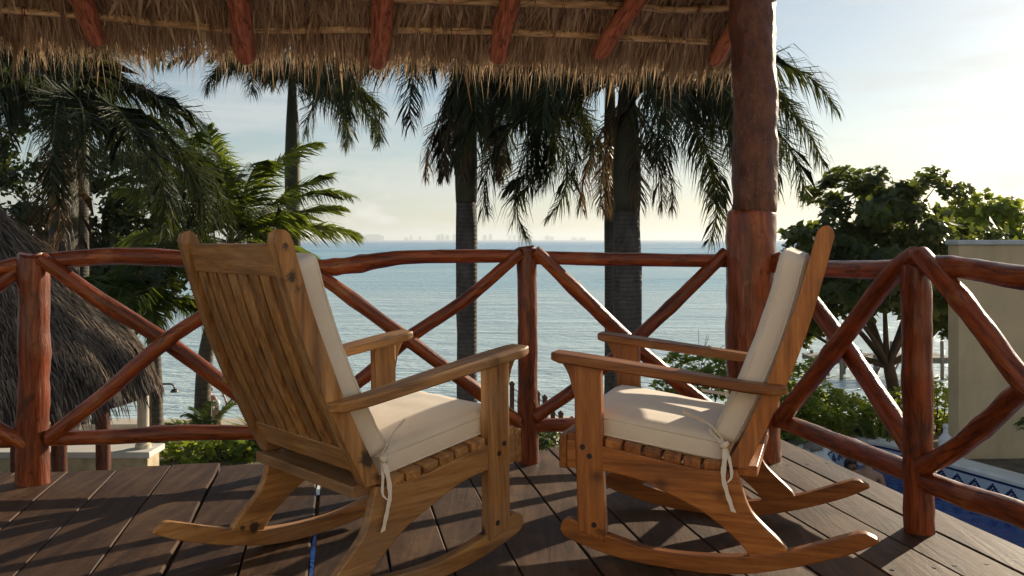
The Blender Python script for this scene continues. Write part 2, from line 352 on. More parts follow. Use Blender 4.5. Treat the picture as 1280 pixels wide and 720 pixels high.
def sea():
    m, nt, b = M('sea_water')
    t = nt.nodes.new('ShaderNodeTexCoord')
    w1 = noisetex(nt, 1, (.07, .22, 1), 6, .6, dist=.4); w2 = noisetex(nt, 1, (.9, 2.2, 1), 4, .6, dist=.3); big = noisetex(nt, 1, (.004, .016, 1), 4, .6); w0 = noisetex(nt, 1, (.018, .06, 1), 4, .6, dist=.5)
    sp = nt.nodes.new('ShaderNodeSeparateXYZ'); nt.links.new(t.outputs['Object'], sp.inputs[0])
    lg = math_(nt, 'LOGARITHM', math_(nt, 'MAXIMUM', sp.outputs[1], 20), 10.0)          # shallow sandy water near the beach, deep further out
    mr = nt.nodes.new('ShaderNodeMapRange'); mr.inputs[1].default_value = 1.6; mr.inputs[2].default_value = 3.3; nt.links.new(lg, mr.inputs[0])
    depth = math_(nt, 'ADD', mr.outputs[0], math_(nt, 'MULTIPLY', math_(nt, 'SUBTRACT', big, .5), .5))
    nt.links.new(ramp(nt, depth, [(.0, (.48, .59, .60)), (.35, (.31, .49, .56)), (.7, (.09, .31, .46)), (1, (.025, .17, .37))]), b.inputs['Base Color'])
    nt.links.new(ramp(nt, big, [(.35, (.17,) * 3), (.7, (.30,) * 3)]), b.inputs['Roughness']); b.inputs['IOR'].default_value = 1.33
    bump(nt, b, math_(nt, 'ADD', math_(nt, 'MULTIPLY', w0, 1.0), mix(nt, .25, w1, w2)), 1.0, 1.7)
    V = [(-16000, 28, SEA), (16000, 28, SEA), (16000, 16000, SEA), (-16000, 16000, SEA)]
    tag(obj('sea', mesh('sea', V, [(0, 1, 2, 3)]), m), kind='structure')
sea()
def pool():
    n = len(pool_poly); cx = np.array([np.array(p) for p in pool_poly])
    tang = np.roll(cx, -1, 0) - np.roll(cx, 1, 0); nr = np.stack([tang[:, 1], -tang[:, 0]], 1); nr /= np.linalg.norm(nr, axis=1)[:, None]
    area = .5 * np.sum(cx[:, 0] * np.roll(cx[:, 1], -1) - np.roll(cx[:, 0], -1) * cx[:, 1])
    if area < 0: nr = -nr
    def ring(off, z): return [(cx[i, 0] + nr[i, 0] * off, cx[i, 1] + nr[i, 1] * off, z) for i in range(n)]
    def strip(mb, A, B):
        mb.add(A + B, [(i, (i + 1) % n, n + (i + 1) % n, n + i) for i in range(n)])
    white = simple('pool_plaster', (.62, .63, .62), .7, .12, 5, .2)
    root = empty('swimming_pool', (0, 8, TERR)); tag(root, kind='structure')
    def put(o): o.parent = root; o.location = (0, -8, -TERR); return o
    mb = MB(); strip(mb, ring(.5, -2.5), ring(.5, -2.30)); strip(mb, ring(.5, -2.30), ring(.05, -2.27)); strip(mb, ring(.05, -2.27), ring(0, -2.30)); strip(mb, ring(0, -2.30), ring(0, -2.34))
    put(obj('coping', mb.me('coping'), white, smooth=50))
    mb = MB(); strip(mb, ring(0, -2.34), ring(0, -2.375)); put(obj('trim_tile', mb.me('trim_tile'), simple('navy_tile', (.015, .03, .12), .2, .2), smooth=50))
    mb = MB(); strip(mb, ring(0.002, -2.375), ring(0.002, -2.75)); put(obj('tile_band', mb.me('tile_band'), simple('pale_tile', (.45, .55, .65), .25, .12, 30), smooth=50))
    mb = MB(); strip(mb, ring(0, -2.75), ring(0, -4.2)); mb.add(ring(0, -4.2), [tuple(range(n))])
    put(obj('basin', mb.me('basin'), simple('blue_basin', (.006, .045, .22), .5, .25, 1.5), smooth=50))
    # dark stepped flower motifs along the band, where the camera can see it
    bm_ = MB(); s = .028
    pat = [(0, 2), (1, 1), (-1, 1), (2, 0), (-2, 0), (0, 0), (1, -1), (-1, -1), (3, -1), (-3, -1), (2, -2), (-2, -2), (3, 0), (-3, 0), (1, 2), (-1, 2), (2, 1), (-2, 1), (0, 3), (4, -1), (-4, -1)]
    for a, c in pat: bm_.box((a * s - s * .46, -.006, c * s - s * .46), (a * s + s * .46, .006, c * s + s * .46))
    mm = bm_.me('tile_motif'); nav = bpy.data.materials['navy_tile']
    L = 0
    for i in range(n):
        p, q = cx[i], cx[(i + 1) % n]; mid = (p + q) / 2; seg = np.linalg.norm(q - p)
        L += seg
        while L > .30:
            L -= .30; f = 1 - L / seg; c = p + (q - p) * f
            if c[1] < 9 or c[0] < -1: continue
            o = obj('tile_motif', mm, nav); o.rotation_euler = (0, 0, math.atan2(q[1] - p[1], q[0] - p[0])); put(o); o.location = (c[0], c[1] - 8, -2.495 - TERR)
    m, nt, b = M('pool_water_surface')
    b.inputs['Base Color'].default_value = (.004, .05, .26, 1); b.inputs['Roughness'].default_value = .06; b.inputs['IOR'].default_value = 1.33
    b.inputs['Transmission Weight'].default_value = .25
    w = noisetex(nt, 1, (2.4, 3.4, 1), 4, .6, dist=.8); bump(nt, b, w, .35, .08)
    mb = MB(); mb.add(ring(-.001, -2.70), [tuple(range(n))]); o = obj('pool_water', mb.me('pool_water'), m); tag(o, kind='structure')
pool()

# ------------------------------------------------------------------ the deck
def deck():
    root = empty('deck', uv(0, 2, 0)); tag(root, kind='structure'); inv = -root.location
    lines = [-3.02, -2.8, -2.585, -2.37, -2.15, -1.94, -1.725, -1.51, -1.375, -1.153, -.954, -.734, -.516, -.301, -.083, .152, .339, .538, .777, .985, 1.195, 1.41, 1.616, 1.826, 2.015, 2.185]
    hol = MB()
    for k in range(len(lines) - 1):
        a, b = lines[k], lines[k + 1]
        ga = .0015 + .002 * random.random(); gb = .0015 + .002 * random.random()
        if abs(b + .083) < .01: gb = .007
        if abs(a + .083) < .01: ga = .005
        if abs(b + .516) < .01: gb = .006
        vend = 4.28 + random.uniform(-.035, .03); z0 = -random.random() * .004; secs = []
        live = .009 if gb > .0055 else .003
        nseg = 64; v0 = -1.1; sd = k * 3.7
        for j in range(nseg + 1):
            v = v0 + (vend - v0) * j / nseg
            ea = a + ga + .003 * noise.noise(Vector((v * 3, sd, 0))); eb = b - gb + live * (noise.noise(Vector((v * 4, sd, 5))) - .35)
            zt = z0 + .0025 * noise.noise(Vector((v * 1.4, sd, 9)))
            secs.append([uv(ea, v, zt - .042), uv(ea, v, zt - .003), uv(ea + .002, v, zt), uv((ea + eb) / 2, v, zt + .0015), uv(eb - .002 - live * .5, v, zt), uv(eb, v, zt - .004), uv(eb, v, zt - .042)])
        me = MB().loft([[p + inv for p in s] for s in secs]).me('plank')
        obj('plank', me, PLANK, root, smooth=25)
        for v in (3.80, 2.52, 1.2, -.1):
            for e in (a + .045, b - .05):
                c = uv(e + random.uniform(-.012, .012), v + random.uniform(-.02, .02), z0 + .0025) + inv; r = .0075
                ring = [(c.x + r * math.cos(t), c.y + r * 1.05 * math.sin(t), c.z) for t in np.linspace(0, 6.283, 9)[:-1]]
                hol.add(ring, [tuple(range(8))])
    tag(obj('screw_plugs', hol.me('screw_plugs'), simple('dark_screw_plug', (.008, .006, .005), .5), root), kind='stuff')
    jm = simple('joist_wood', (.06, .04, .025), .8, .3)
    for v in (3.80, 2.52, 1.2, -.1):
        mb = MB(); P = [uv(-3.0, v - .04), uv(2.1, v - .04), uv(2.1, v + .04), uv(-3.0, v + .04)]
        mb.add([p + inv + Vector((0, 0, -.15)) for p in P] + [p + inv + Vector((0, 0, -.042)) for p in P], [(0,3,2,1),(4,5,6,7),(0,1,5,4),(1,2,6,5),(2,3,7,6),(3,0,4,7)])
        obj('joist', mb.me('joist'), jm, root)
    for (u, v) in ((-2.6, 3.8), (-.3, 3.8), (1.9, 3.8), (-2.6, .2), (1.9, .2)):
        p = uv(u, v) + inv; mb = MB(); mb.tube([p + Vector((0, 0, -4.3)), p + Vector((0, 0, -.1))], .09, 10)
        obj('support_post', mb.me('support_post'), jm, root, smooth=60)
deck()

def bounce_facade():  # facade added out of view; its sunlit plaster bounces warm light into the shade
    root = empty('bounce_facade', uv(-.4, -3.2, TERR)); root.rotation_euler = (0, 0, A_D); tag(root, 'unseen cream facade added behind the camera to bounce warm light', 'bounce_facade')
    pl = simple('cream_plaster', (.72, .64, .50), .9, .06, 2, .1); H = 5.6; wx = 6.5
    mb = MB()
    for a, b in (((-wx, -.3, -.1), (-.6, 0, H)), ((.6, -.3, -.1), (wx, 0, H)), ((-.6, -.3, -.1), (.6, 0, 2.39)), ((-.6, -.3, 4.6), (.6, 0, H))): mb.box(a, b)
    obj('wall', mb.me('wall'), pl, root)
    dw = simple('door_wood', (.12, .05, .02), .5, .2)
    d = obj('door', MB().box((-.58, -.22, 2.4), (.58, -.16, 4.59)).me('door'), dw, root); obj('handle', MB().tube([(.45, -.13, 3.35), (.45, -.12, 3.5)], .015, 8).me('handle'), BOLT_, d)
    obj('landing', MB().box((-wx, .001, 2.2), (wx, 2.12, 2.36)).me('landing'), simple('landing_tiles', (.40, .30, .22), .7, .15), root)
BOLT_ = simple('dull_brass', (.35, .25, .1), .4, .1, 10, 0, .8)
bounce_facade()

# ------------------------------------------------------------------ log railings and the big roof post
PL = Vector((-1.974, 3.79, 0)); PC = Vector((.0756, 4.14, 0)); PM = (PL + PC) / 2; PK = Vector((1.10, 4.22, 0)); PR = Vector((1.403, 3.17, 0))
def onplane(x, y, A, B, off=0):
    d = Vector((B.x - A.x, B.y - A.y)).normalized(); nrm = Vector((-d.y, d.x))
    if nrm.dot(Vector((0, 1))) < 0 and abs(d.x) > .5: nrm = -nrm
    rx = (x - 640) / FPX; a = Vector((A.x, A.y)) - nrm * off
    t = nrm.dot(a) / nrm.dot(Vector((rx, 1))); return Vector((rx * t, t, 1 + (300 - y) / FPX * t))
def log(name, pts, r, parent, mat=None, seed=0, rough=.07, knots=(), k=10, sides=18):
    P = crom(pts, k); n = len(P)
    if not hasattr(r, '__len__'): r = (r, r)
    rad = []
    for i in range(n):
        t = i / (n - 1); rr = np.interp(t, np.linspace(0, 1, len(r)), r)
        for (kt, ka) in knots: rr *= 1 + ka * math.exp(-((t - kt) / .03) ** 2)
        rad.append(rr)
    # slightly rounded ends
    rad[0] *= .93; rad[-1] *= .93
    org = parent.location; mb = MB(); mb.tube(P, rad, sides, rough, seed)
    # local frame with x along the log so the grain follows it
    d = (P[-1] - P[0]).normalized(); up = Vector((0, 0, 1)) if abs(d.z) < .9 else Vector((0, 1, 0))
    me = mb.me(name)
    if mat is None or mat.name.startswith(('varnished_log', 'reddish', 'pale_pole')):
        y_ = up.cross(d).normalized(); z_ = d.cross(y_); Rm = Matrix((d, y_, z_)).transposed().to_4x4(); Rm.translation = P[0]
        me.transform(Rm.inverted()); o = obj(name, me, mat or LOGX, parent, smooth=60)
        o.matrix_local = Matrix.Translation(-org) @ Rm
    else:
        me.transform(Matrix.Translation(-P[0])); o = obj(name, me, mat, parent, smooth=60); o.location = P[0] - org
    return o
def railings():
    f = empty('log_railing', PC); tag(f, 'varnished log railing with crossed braces along the sea side of the deck', 'railing', 'log railings round the deck')
    def post(P, r, top, par, seed, lean=(0, 0), flare=1.12):
        pts = [P + Vector((0, 0, -.06)), P + Vector((lean[0] * .3, 0, .25)), P + Vector((lean[0] + .006, 0, .6)), P + Vector((lean[0], lean[1], top - .03)), P + Vector((lean[0], lean[1], top))]
        log('post', pts, [r * flare, r * 1.02, r, r * .97, r * .8], par, LOGZ, seed, .10, knots=((.45, .05), (.7, .06)))
    post(PL, .061, .925, f, 1); post(PM, .05, .93, f, 2); post(PC, .044, .962, f, 3, (-.012, 0))
    PLL = PL - (PC - PL) * .5
    post(PLL, .055, .93, f, 4)
    op = lambda x, y, off=0: onplane(x, y, PL, PC, off)
    log('top_rail', [op(-330, 318), op(-150, 330), op(-30, 340), op(20, 331), op(42, 327)], [.034, .034, .032, .03], f, seed=11)
    log('top_rail', [op(42, 328), op(100, 323), op(154, 320), op(241, 324), op(352, 333)], [.034, .035, .036, .036], f, seed=12, knots=((.6, .08),))
    log('top_rail', [op(345, 335), op(404, 334), op(441, 331), op(477, 325), op(522, 321), op(624, 320), op(660, 321)], [.033, .035, .038, .031, .030, .031], f, seed=13, knots=((.22, .15), (.38, .12)))
    log('top_rail', [op(660, 322), op(760, 324), op(905, 326), op(925, 326)], [.030, .031, .031], f, seed=14)
    log('bottom_rail', [op(-330, 556), op(-150, 552), op(20, 550), op(42, 549)], [.03, .032], f, seed=15)
    log('bottom_rail', [op(42, 549), op(140, 546), op(230, 541), op(352, 541)], [.03, .031, .034, .03], f, seed=16, knots=((.55, .14),))
    log('bottom_rail', [op(345, 541), op(500, 537), op(660, 532)], [.03, .031], f, seed=17)
    log('bottom_rail', [op(660, 532), op(800, 530), op(925, 529)], [.031, .032], f, seed=18)
    F_, B_ = .035, -.03
    log('brace', [op(50, 322, F_), op(120, 372, .02), op(203, 424, .0), op(280, 480, -.01), op(350, 532, .0)], [.030, .033, .034, .032], f, seed=21, knots=((.3, .07),))
    log('brace', [op(60, 548, .02), op(130, 493, .04), op(205, 428, .062), op(262, 390, .05), op(348, 334, .03)], [.029, .032, .031, .030], f, seed=22, knots=((.5, .12),))
    log('brace', [op(358, 318, .03), op(402, 346, .03), op(510, 425, .045), op(590, 484, .03), op(648, 528, .02)], [.028, .029, .030, .031], f, seed=23, knots=((.35, .1), (.75, .08)))
    log('brace', [op(651, 315, .03), op(585, 372, .0), op(510, 423, -.015), op(452, 474, -.01), op(356, 538, 0)], [.026, .029, .030, .028], f, seed=24)
    log('brace', [op(669, 313, .03), op(730, 372, .02), op(788, 428, -.012), op(870, 497, -.01), op(920, 532, 0)], [.029, .033, .034, .032], f, seed=25, knots=((.2, .1),))
    log('brace', [op(908, 315, .03), op(850, 372, .03), op(788, 430, .05), op(730, 478, .04), op(668, 522, .03)], [.030, .030, .029, .030], f, seed=26, knots=((.3, .12),))
    log('brace', [op(-270, 330, .03), op(-120, 440, .02), op(-20, 525, .03), op(38, 556, .03)], [.029, .031], f, seed=27)
    log('brace', [op(32, 332, .0), op(-120, 440, -.03), op(-280, 546, 0)], [.029, .031], f, seed=28)
    g = empty('log_railing', PR); tag(g, 'varnished log railing with crossed braces along the pool side of the deck', 'railing', 'log railings round the deck')
    A = Vector((1.20, 4.15, 0)); B = PR; dirv = (B - A).normalized(); PR2 = PR + dirv * 1.1
    post(PR, .049, .905, g, 5, (-.012, 0), 1.14); post(PR2, .05, .92, g, 6)
    oq = lambda x, y, off=0: onplane(x, y, A, B, off)
    def at(s, z, off=0):
        nrm = Vector((dirv.y, -dirv.x, 0)); p = PR + dirv * s + nrm * off; return Vector((p.x, p.y, z))
    log('top_rail', [oq(968, 331), oq(1032, 336), oq(1090, 337), oq(1150, 336)], [.034, .035, .036], g, seed=31)
    log('top_rail', [oq(1148, 331), oq(1179, 332), oq(1226, 338), oq(1279, 347), at(.75, .885), at(1.12, .9)], [.032, .034, .036, .036, .034], g, seed=32, knots=((.25, .1), (.6, .06)))
    log('bottom_rail', [oq(962, 520), oq(985, 529), oq(1055, 557), oq(1148, 594)], [.034, .036, .038, .037], g, seed=33, knots=((.7, .12),))
    log('bottom_rail', [oq(1148, 598), oq(1200, 618), oq(1280, 645), at(.75, .16), at(1.12, .17)], [.036, .038, .038, .036], g, seed=34, knots=((.3, .06),))
    log('brace', [oq(1146, 318, .02), oq(1112, 346, .03), oq(1060, 415, .05), oq(1018, 470, .05), oq(978, 520, .04)], [.034, .035, .036, .037], g, seed=35, knots=((.62, .16),))
    log('brace', [oq(972, 322, 0), oq(1015, 378, -.02), oq(1068, 450, -.025), oq(1125, 538, -.01), oq(1148, 578, 0)], [.033, .036, .037, .036], g, seed=36, knots=((.7, .1),))
    log('brace', [oq(1150, 318, .02), oq(1180, 350, .03), oq(1225, 405, .035), oq(1280, 478, .03), at(.8, .35, -.03), at(1.07, .18, -.03)], [.033, .035, .035, .034], g, seed=37, knots=((.3, .08),))
    log('brace', [oq(1152, 584, .02), oq(1190, 564, .0), oq(1240, 523, -.01), oq(1280, 488, -.015), at(.8, .72, .02), at(1.07, .88, .03)], [.032, .034, .034, .033], g, seed=38, knots=((.35, .12),))
railings()
def roof_post():
    r = empty('roof_post', PK); tag(r, 'thick tree trunk post, glossy below and dark bark above, holding the thatched roof', 'post')
    b = Vector((0, 0, 0))
    log('smooth_trunk', [PK + Vector((.01, 0, -.05)), PK + Vector((.008, 0, .2)), PK + Vector((0, 0, .55)), PK + Vector((-.004, 0, .9)), PK + Vector((0, 0, 1.135))], [.125, .119, .116, .115, .108], r, LOGZ, 41, .07, sides=26)
    P = [PK + Vector((.012, 0, 1.12)), PK + Vector((.016, 0, 1.4)), PK + Vector((.012, 0, 1.75)), PK + Vector((.004, 0, 2.0)), PK + Vector((.004, 0, 2.36))]
    log('bark_trunk', P, [.104, .104, .101, .107, .106], r, BARK, 42, .11, k=14, sides=30)
    # second roof post beyond the left end of the railing
    p2 = uv(-2.45, 3.946); r2 = empty('roof_post', p2); tag(r2, 'thick bark covered post holding the far end of the thatched roof', 'post')
    log('bark_trunk', [p2 + Vector((0, 0, -.05)), p2 + Vector((.02, 0, 1)), p2 + Vector((0, 0, 2.36))], [.12, .11, .105], r2, BARK, 44, .1, k=14, sides=20)
roof_post()

# ------------------------------------------------------------------ the thatched roof
SL = .466
def zr(v): return 1.907 + (4.75 - v) * SL
def on_roof(x, y, dz=0):
    rx, rz = (x - 640) / FPX, (300 - y) / FPX; vv = -math.sin(A_D) * rx + math.cos(A_D)
    Y = (1.907 + dz + 4.75 * SL - 1) / (rz + SL * vv); return Vector((rx * Y, Y, 1 + rz * Y))
def uend(v): return np.interp(v, [2.6, 4.2, 4.5, 4.95], [1.55, 2.03, 2.14, 2.32])
def roof():
    root = empty('palapa_roof', uv(0, 3.946, 2.36)); tag(root, 'palm thatch roof on reddish round rafters over the deck, with a shaggy hanging fringe', 'roof'); org = root.location
    pole = log_mat('pale_pole', 'x', (.34, .22, .11), (.62, .45, .27), (.75, .58, .38), .7, 0)
    for i, (a, b, r) in enumerate([((122, 50), (103, 0), .046), ((307, 72), (298, 0), .052), ((473, 78), (480, 0), .052), ((622, 72), (637, 0), .050), ((748, 68), (795, -2), .046), ((893, 76), (917, 36), .042), ((-60, 46), (-95, -10), .048)]):
        t = on_roof(*a); h = on_roof(*b); d = (h - t).normalized(); L = 1.95 if i < 5 or i == 6 else .95
        mid = t + d * L * .5 + Vector((random.uniform(-.02, .02), 0, random.uniform(-.012, .012)))
        log('rafter', [t, t + d * .25, mid, t + d * L], [r * .92, r, r * 1.04, r * 1.05], root, RAFT, 60 + i, .13, knots=((.1, .05),))
    for i, pts in enumerate([[(-340, -2), (-150, 6), (0, 12), (110, 20), (220, 30), (310, 37), (480, 37), (640, 40), (770, 46), (890, 52), (925, 54)], [(250, -16), (400, -8), (480, -2), (640, 3), (800, 8), (830, 12), (915, 10), (930, 11)]]):
        P = [on_roof(x, y, .055) for x, y in pts]; log('purlin', P, [.014, .018, .021, .020, .020, .016], root, pole, 80 + i, .12, k=6, sides=8)
    for (x, y) in ((28, 14), (75, 17), (160, 25), (262, 33), (395, 37), (520, 38), (570, 39), (690, 42), (830, 49), (560, 1), (700, 5), (870, 10)):
        c = on_roof(x, y, .055) - org; ang = random.uniform(-.3, .3); P = []
        for t in np.linspace(0, 4 * math.pi, 20): P.append(c + U * (t * .0016 + ang * .02 * math.sin(t)) + Vv * (.021 * math.cos(t)) + Vector((0, 0, .021 * math.sin(t))))
        obj('lashing', MB().tube(P, .003, 5).me('lashing'), RAFT, root, smooth=180)
    for v in (3.99, 3.7, 3.4):
        log('purlin', [uv(-2.75, v, zr(v) + .062), uv(0, v, zr(v) + .066), uv(uend(v) - .1, v, zr(v) + .062)], .017, root, pole, 84 + int(v * 10), .12, sides=8)
    bz = zr(3.946) - .10
    log('eave_beam', [uv(-2.75, 3.946, bz), uv(0, 3.946, bz + .01), uv(2.02, 3.946, bz)], .075, root, RAFT, 90, .08)
    # thick backing of packed leaves
    mb = MB(); vs_ = np.linspace(2.85, 4.72, 9); lo, hi = [], []
    rows = []
    for v in vs_:
        u0, u1 = -2.8, float(uend(v))
        rows.append([uv(u0, v, zr(v) + .13) - org, uv(u1, v, zr(v) + .13) - org, uv(u1 - .02, v, zr(v) + .26) - org, uv(u0, v, zr(v) + .26) - org])
    mb.loft(rows); m, nt, b = M('packed_thatch'); nn = noisetex(nt, 1, (40, 3, 3), 5, .7)
    nt.links.new(ramp(nt, nn, [(.3, (.06, .03, .012)), (.7, (.22, .12, .05))]), b.inputs['Base Color']); b.inputs['Roughness'].default_value = .9
    obj('thatch_core', mb.me('thatch_core'), m, root)
    # hanging blades
    Ua, Va = np.array(U), np.array(Vv); Z = np.array([0, 0, 1.0])
    def field(n, v_lo, v_hi, l_lo, l_hi, dz0, dz1, sag, lat, wlo, whi, hang=0.0):
        v = rng.uniform(v_lo, v_hi, n); u = -2.75 + rng.random(n) * (uend(v) + 2.75)
        L = rng.uniform(l_lo, l_hi, n); z = 1.907 + (4.75 - v) * SL + rng.uniform(dz0, dz1, n)
        clump = np.sin(u * 11 + v * 3) * .12 + np.sin(u * 29 + 1.3) * .10
        la = rng.normal(0, lat, n) + clump
        root_ = Ua * u[:, None] + Va * v[:, None] + Z * z[:, None]
        slope = Va - Z * SL; slope = slope / np.linalg.norm(slope)
        d = norm(slope + Ua * la[:, None] - Z * (sag * rng.uniform(.2, 1.3, n))[:, None])
        d2 = norm(d + Ua * rng.normal(0, lat * .7, n)[:, None] - Z * (hang * rng.uniform(.3, 1.6, n) + .05)[:, None])
        side = norm(np.cross(d, Z + Ua * rng.normal(0, .8, n)[:, None]))
        return blades(root_ - np.array(org), d * (L * .5)[:, None], d2 * (L * .5)[:, None], rng.uniform(wlo, whi, n), side)
    B = [field(10000, 3.3, 4.45, .14, .30, .10, .13, .07, .30, .006, .016, .12),
         field(9000, 4.15, 4.62, .14, .30, .095, .13, .14, .30, .006, .015, .35),
         field(8000, 4.42, 4.68, .16, .30, .09, .17, .35, .24, .004, .011, .9),
         field(5500, 4.56, 4.72, .16, .32, .11, .24, .45, .24, .004, .010, 1.3),
         field(2000, 4.50, 4.72, .18, .42, .09, .20, .7, .34, .003, .007, 1.8),
         field(1500, 3.6, 4.66, .18, .36, .085, .12, .12, .28, .016, .032, .3),
         field(5000, 3.0, 4.7, .3, .6, .26, .29, -.05, .15, .008, .016, .0)]
    B = np.concatenate(B); nb = len(B); m_ = B.mean(1); cl_ = np.sin(m_[:, 0] * 17 + m_[:, 1] * 5) * .09 + np.sin(m_[:, 0] * 41 + 2) * .08
    tone = np.clip(np.where(rng.random(nb) < .22, rng.uniform(.7, 1, nb), rng.beta(1.6, 3.2, nb)) + cl_, 0, 1)
    tag(obj('thatch', fastmesh('thatch', B, 5, tone), THATCH, root), kind='stuff')
roof()

# ------------------------------------------------------------------ rocking chairs
rb = [(.566,.088),(.545,.062),(.47,.038),(.385,.018),(.29,.006),(.2,.001),(.1,.0),(.0,.0105),(-.085,.030),(-.164,.053),(-.24,.080),(-.30,.104),(-.362,.136)]
rt = [(-.372,.142),(-.366,.150),(-.345,.160),(-.315,.163),(-.22,.126),(-.12,.090),(-.02,.066),(.071,.055),(.17,.050),(.264,.053),(.34,.065),(.415,.084),(.48,.103),(.525,.121),(.548,.120),(.562,.108)]
ROCK = c2(rb, 3) + c2(rt, 2)
PLATE = c2([(.545,.283),(.42,.279),(.32,.262),(.247,.236),(.13,.186),(.055,.135),(.005,.09),(-.02,.055)], 3) + c2([(-.125,.078),(-.118,.098),(-.100,.118),(-.055,.158),(-.02,.195),(.0,.24),(.012,.285),(.024,.318)], 3) + c2([(.06,.311),(.13,.310),(.25,.328),(.40,.353),(.545,.372)], 3)
LEG = [(.507,.088),(.417,.060),(.428,.30),(.436,.610),(.522,.617),(.516,.36)]
ST_F = [(.052,.322),(.042,.344),(-.004,.440),(-.046,.536),(-.072,.6),(-.107,.70),(-.145,.809),(-.172,.905),(-.196,.995)]
ST_R = [(-.008,.322),(-.020,.350),(-.062,.440),(-.103,.540),(-.122,.580),(-.152,.66),(-.183,.75),(-.211,.85),(-.232,.93),(-.252,1.012)]
top_arc = [(-.2, 1.013), (-.207, 1.028), (-.219, 1.039), (-.233, 1.042), (-.246, 1.033)]
STILE = c2(ST_F, 4) + top_arc + c2(ST_R, 4)[::-1]
def stile_at(z):  # front face, rear face
    f = c2(ST_F, 8); r = c2(ST_R, 8)
    return (np.interp(z, [p[1] for p in f], [p[0] for p in f]), np.interp(z, [p[1] for p in r], [p[0] for p in r]))
def seat_z(s): return float(np.interp(s, [.0, .06, .13, .25, .40, .545], [.316, .311, .310, .328, .353, .372]))
def tube_path_box(mb, secs): mb.loft(secs)
def make_chair(label, loc, rz, pitch, T, zoff):
    root = empty('rocking_chair', (loc[0], loc[1], zoff)); root.rotation_euler = (0, -pitch, rz)
    tag(root, label, 'rocking chair', 'rocking chairs on the deck')
    S0 = .1
    def put(name, mb, ax, bev=.004, sm=35):
        me = mb.me(name); me.transform(Matrix.Translation((-0.0, 0, 0))); o = obj(name, me, T[ax], root, smooth=sm, bevel=bev); o.location = (-S0, 0, 0); return o
    for s in (1, -1):
        def yy(a, b): return (s * a, s * b) if s > 0 else (s * b, s * a)
        put('rocker', MB().prism(ROCK, *yy(.287, .325)), 'x', .005)
        put('side_frame', MB().prism(PLATE, *yy(.290, .322)), 'x', .004)
        lg = put('front_leg', MB().prism(LEG, *yy(.2895, .3265)), 'z', .004)
        for (a, z) in ((.470, .325), (.492, .352), (.455, .112)):       # countersunk bolts
            mb = MB(); y0 = s * .3262
            mb.add([(a + .009 * math.cos(t), y0 + s * .0012, z + .009 * math.sin(t)) for t in np.linspace(0, 6.283, 11)[:-1]], [tuple(range(10))])
            o = obj('bolt', mb.me('bolt'), BOLT, lg)
        put('arm_bracket', MB().prism(c2([(.515,.500),(.525,.52),(.540,.575),(.566,.618)], 3) + [(.515, .618)], *yy(.298, .318)), 'z', .002)
        st = put('back_stile', MB().prism(STILE, *yy(.2725, .3155)), 'z', .006)
        # arm: flat plank, wide at the front, narrow at the stile, gently bowed
        secs = []
        for t in np.linspace(0, 1, 24):
            x = -.122 + t * .712
            zt = float(np.interp(t, [0, .15, .35, .6, .85, 1], [.575, .580, .597, .617, .637, .648]))
            out = float(np.interp(t, [0, .1, .4, .8, 1], [.352, .358, .364, .366, .362])); inn = float(np.interp(t, [0, .15, .3, .6, .85, 1], [.305, .296, .288, .272, .262, .264]))
            e = min(t, 1 - t); cut = .014 * max(0, 1 - e / .035) ** 2
            out -= cut * (1.6 if t < .5 else 1); inn += cut * .6; th = .030 - cut * .3
            secs.append([(x, s * inn, zt - th), (x, s * out, zt - th), (x, s * out, zt), (x, s * inn, zt)])
        put('armrest', MB().loft(secs), 'x', .006)
    put('front_rail', MB().box((.5455, -.3215, .280), (.570, .3215, .385)), 'y', .004)
    put('rear_stretcher', MB().prism([(-.035, .292), (.06, .292), (.06, .3185), (-.035, .325)], -.2895, .2895), 'y', .003)
    for k in range(8):
        s_ = .095 + k * .0605; dz = (seat_z(s_ + .025) - seat_z(s_ - .025)); j = random.uniform(-.004, .004)
        put('seat_slat', MB().prism([(s_ - .026, seat_z(s_ - .026) - .004), (s_ + .026, seat_z(s_ + .026) - .004), (s_ + .026, seat_z(s_ + .026) + .026), (s_ - .026, seat_z(s_ - .026) + .026)], -.3185 + j, .3185 + j), 'y', .006)
    def rail(z0, z1, th0, th1, name):
        secs = []
        P = []
        for z in np.linspace(z0, z1, 5):
            f_, r_ = stile_at(z); P.append((f_ - th0, r_ + th1, z))
        poly = [(a, z) for a, b_, z in P] + [(b_, z) for a, b_, z in P[::-1]]
        put(name, MB().prism(poly, -.2745, .2745), 'y', .004)
    rail(.915, 1.003, .012, .014, 'top_rail'); rail(.352, .425, .012, .014, 'bottom_rail')
    for k in range(8):
        y = (k - 3.5) * .0675 + random.uniform(-.003, .003); secs = []
        for z in np.linspace(.415, .925, 14):
            f_, r_ = stile_at(z); c = (f_ + r_) / 2 - .004; secs.append([(c - .007, y - .0235, z), (c + .007, y - .0235, z), (c + .007, y + .0235, z), (c - .007, y + .0235, z)])
        put('back_slat', MB().loft(secs), 'z', .003)
    return root
BOLT = simple('dark_bolt_plug', (.02, .013, .01), .6)
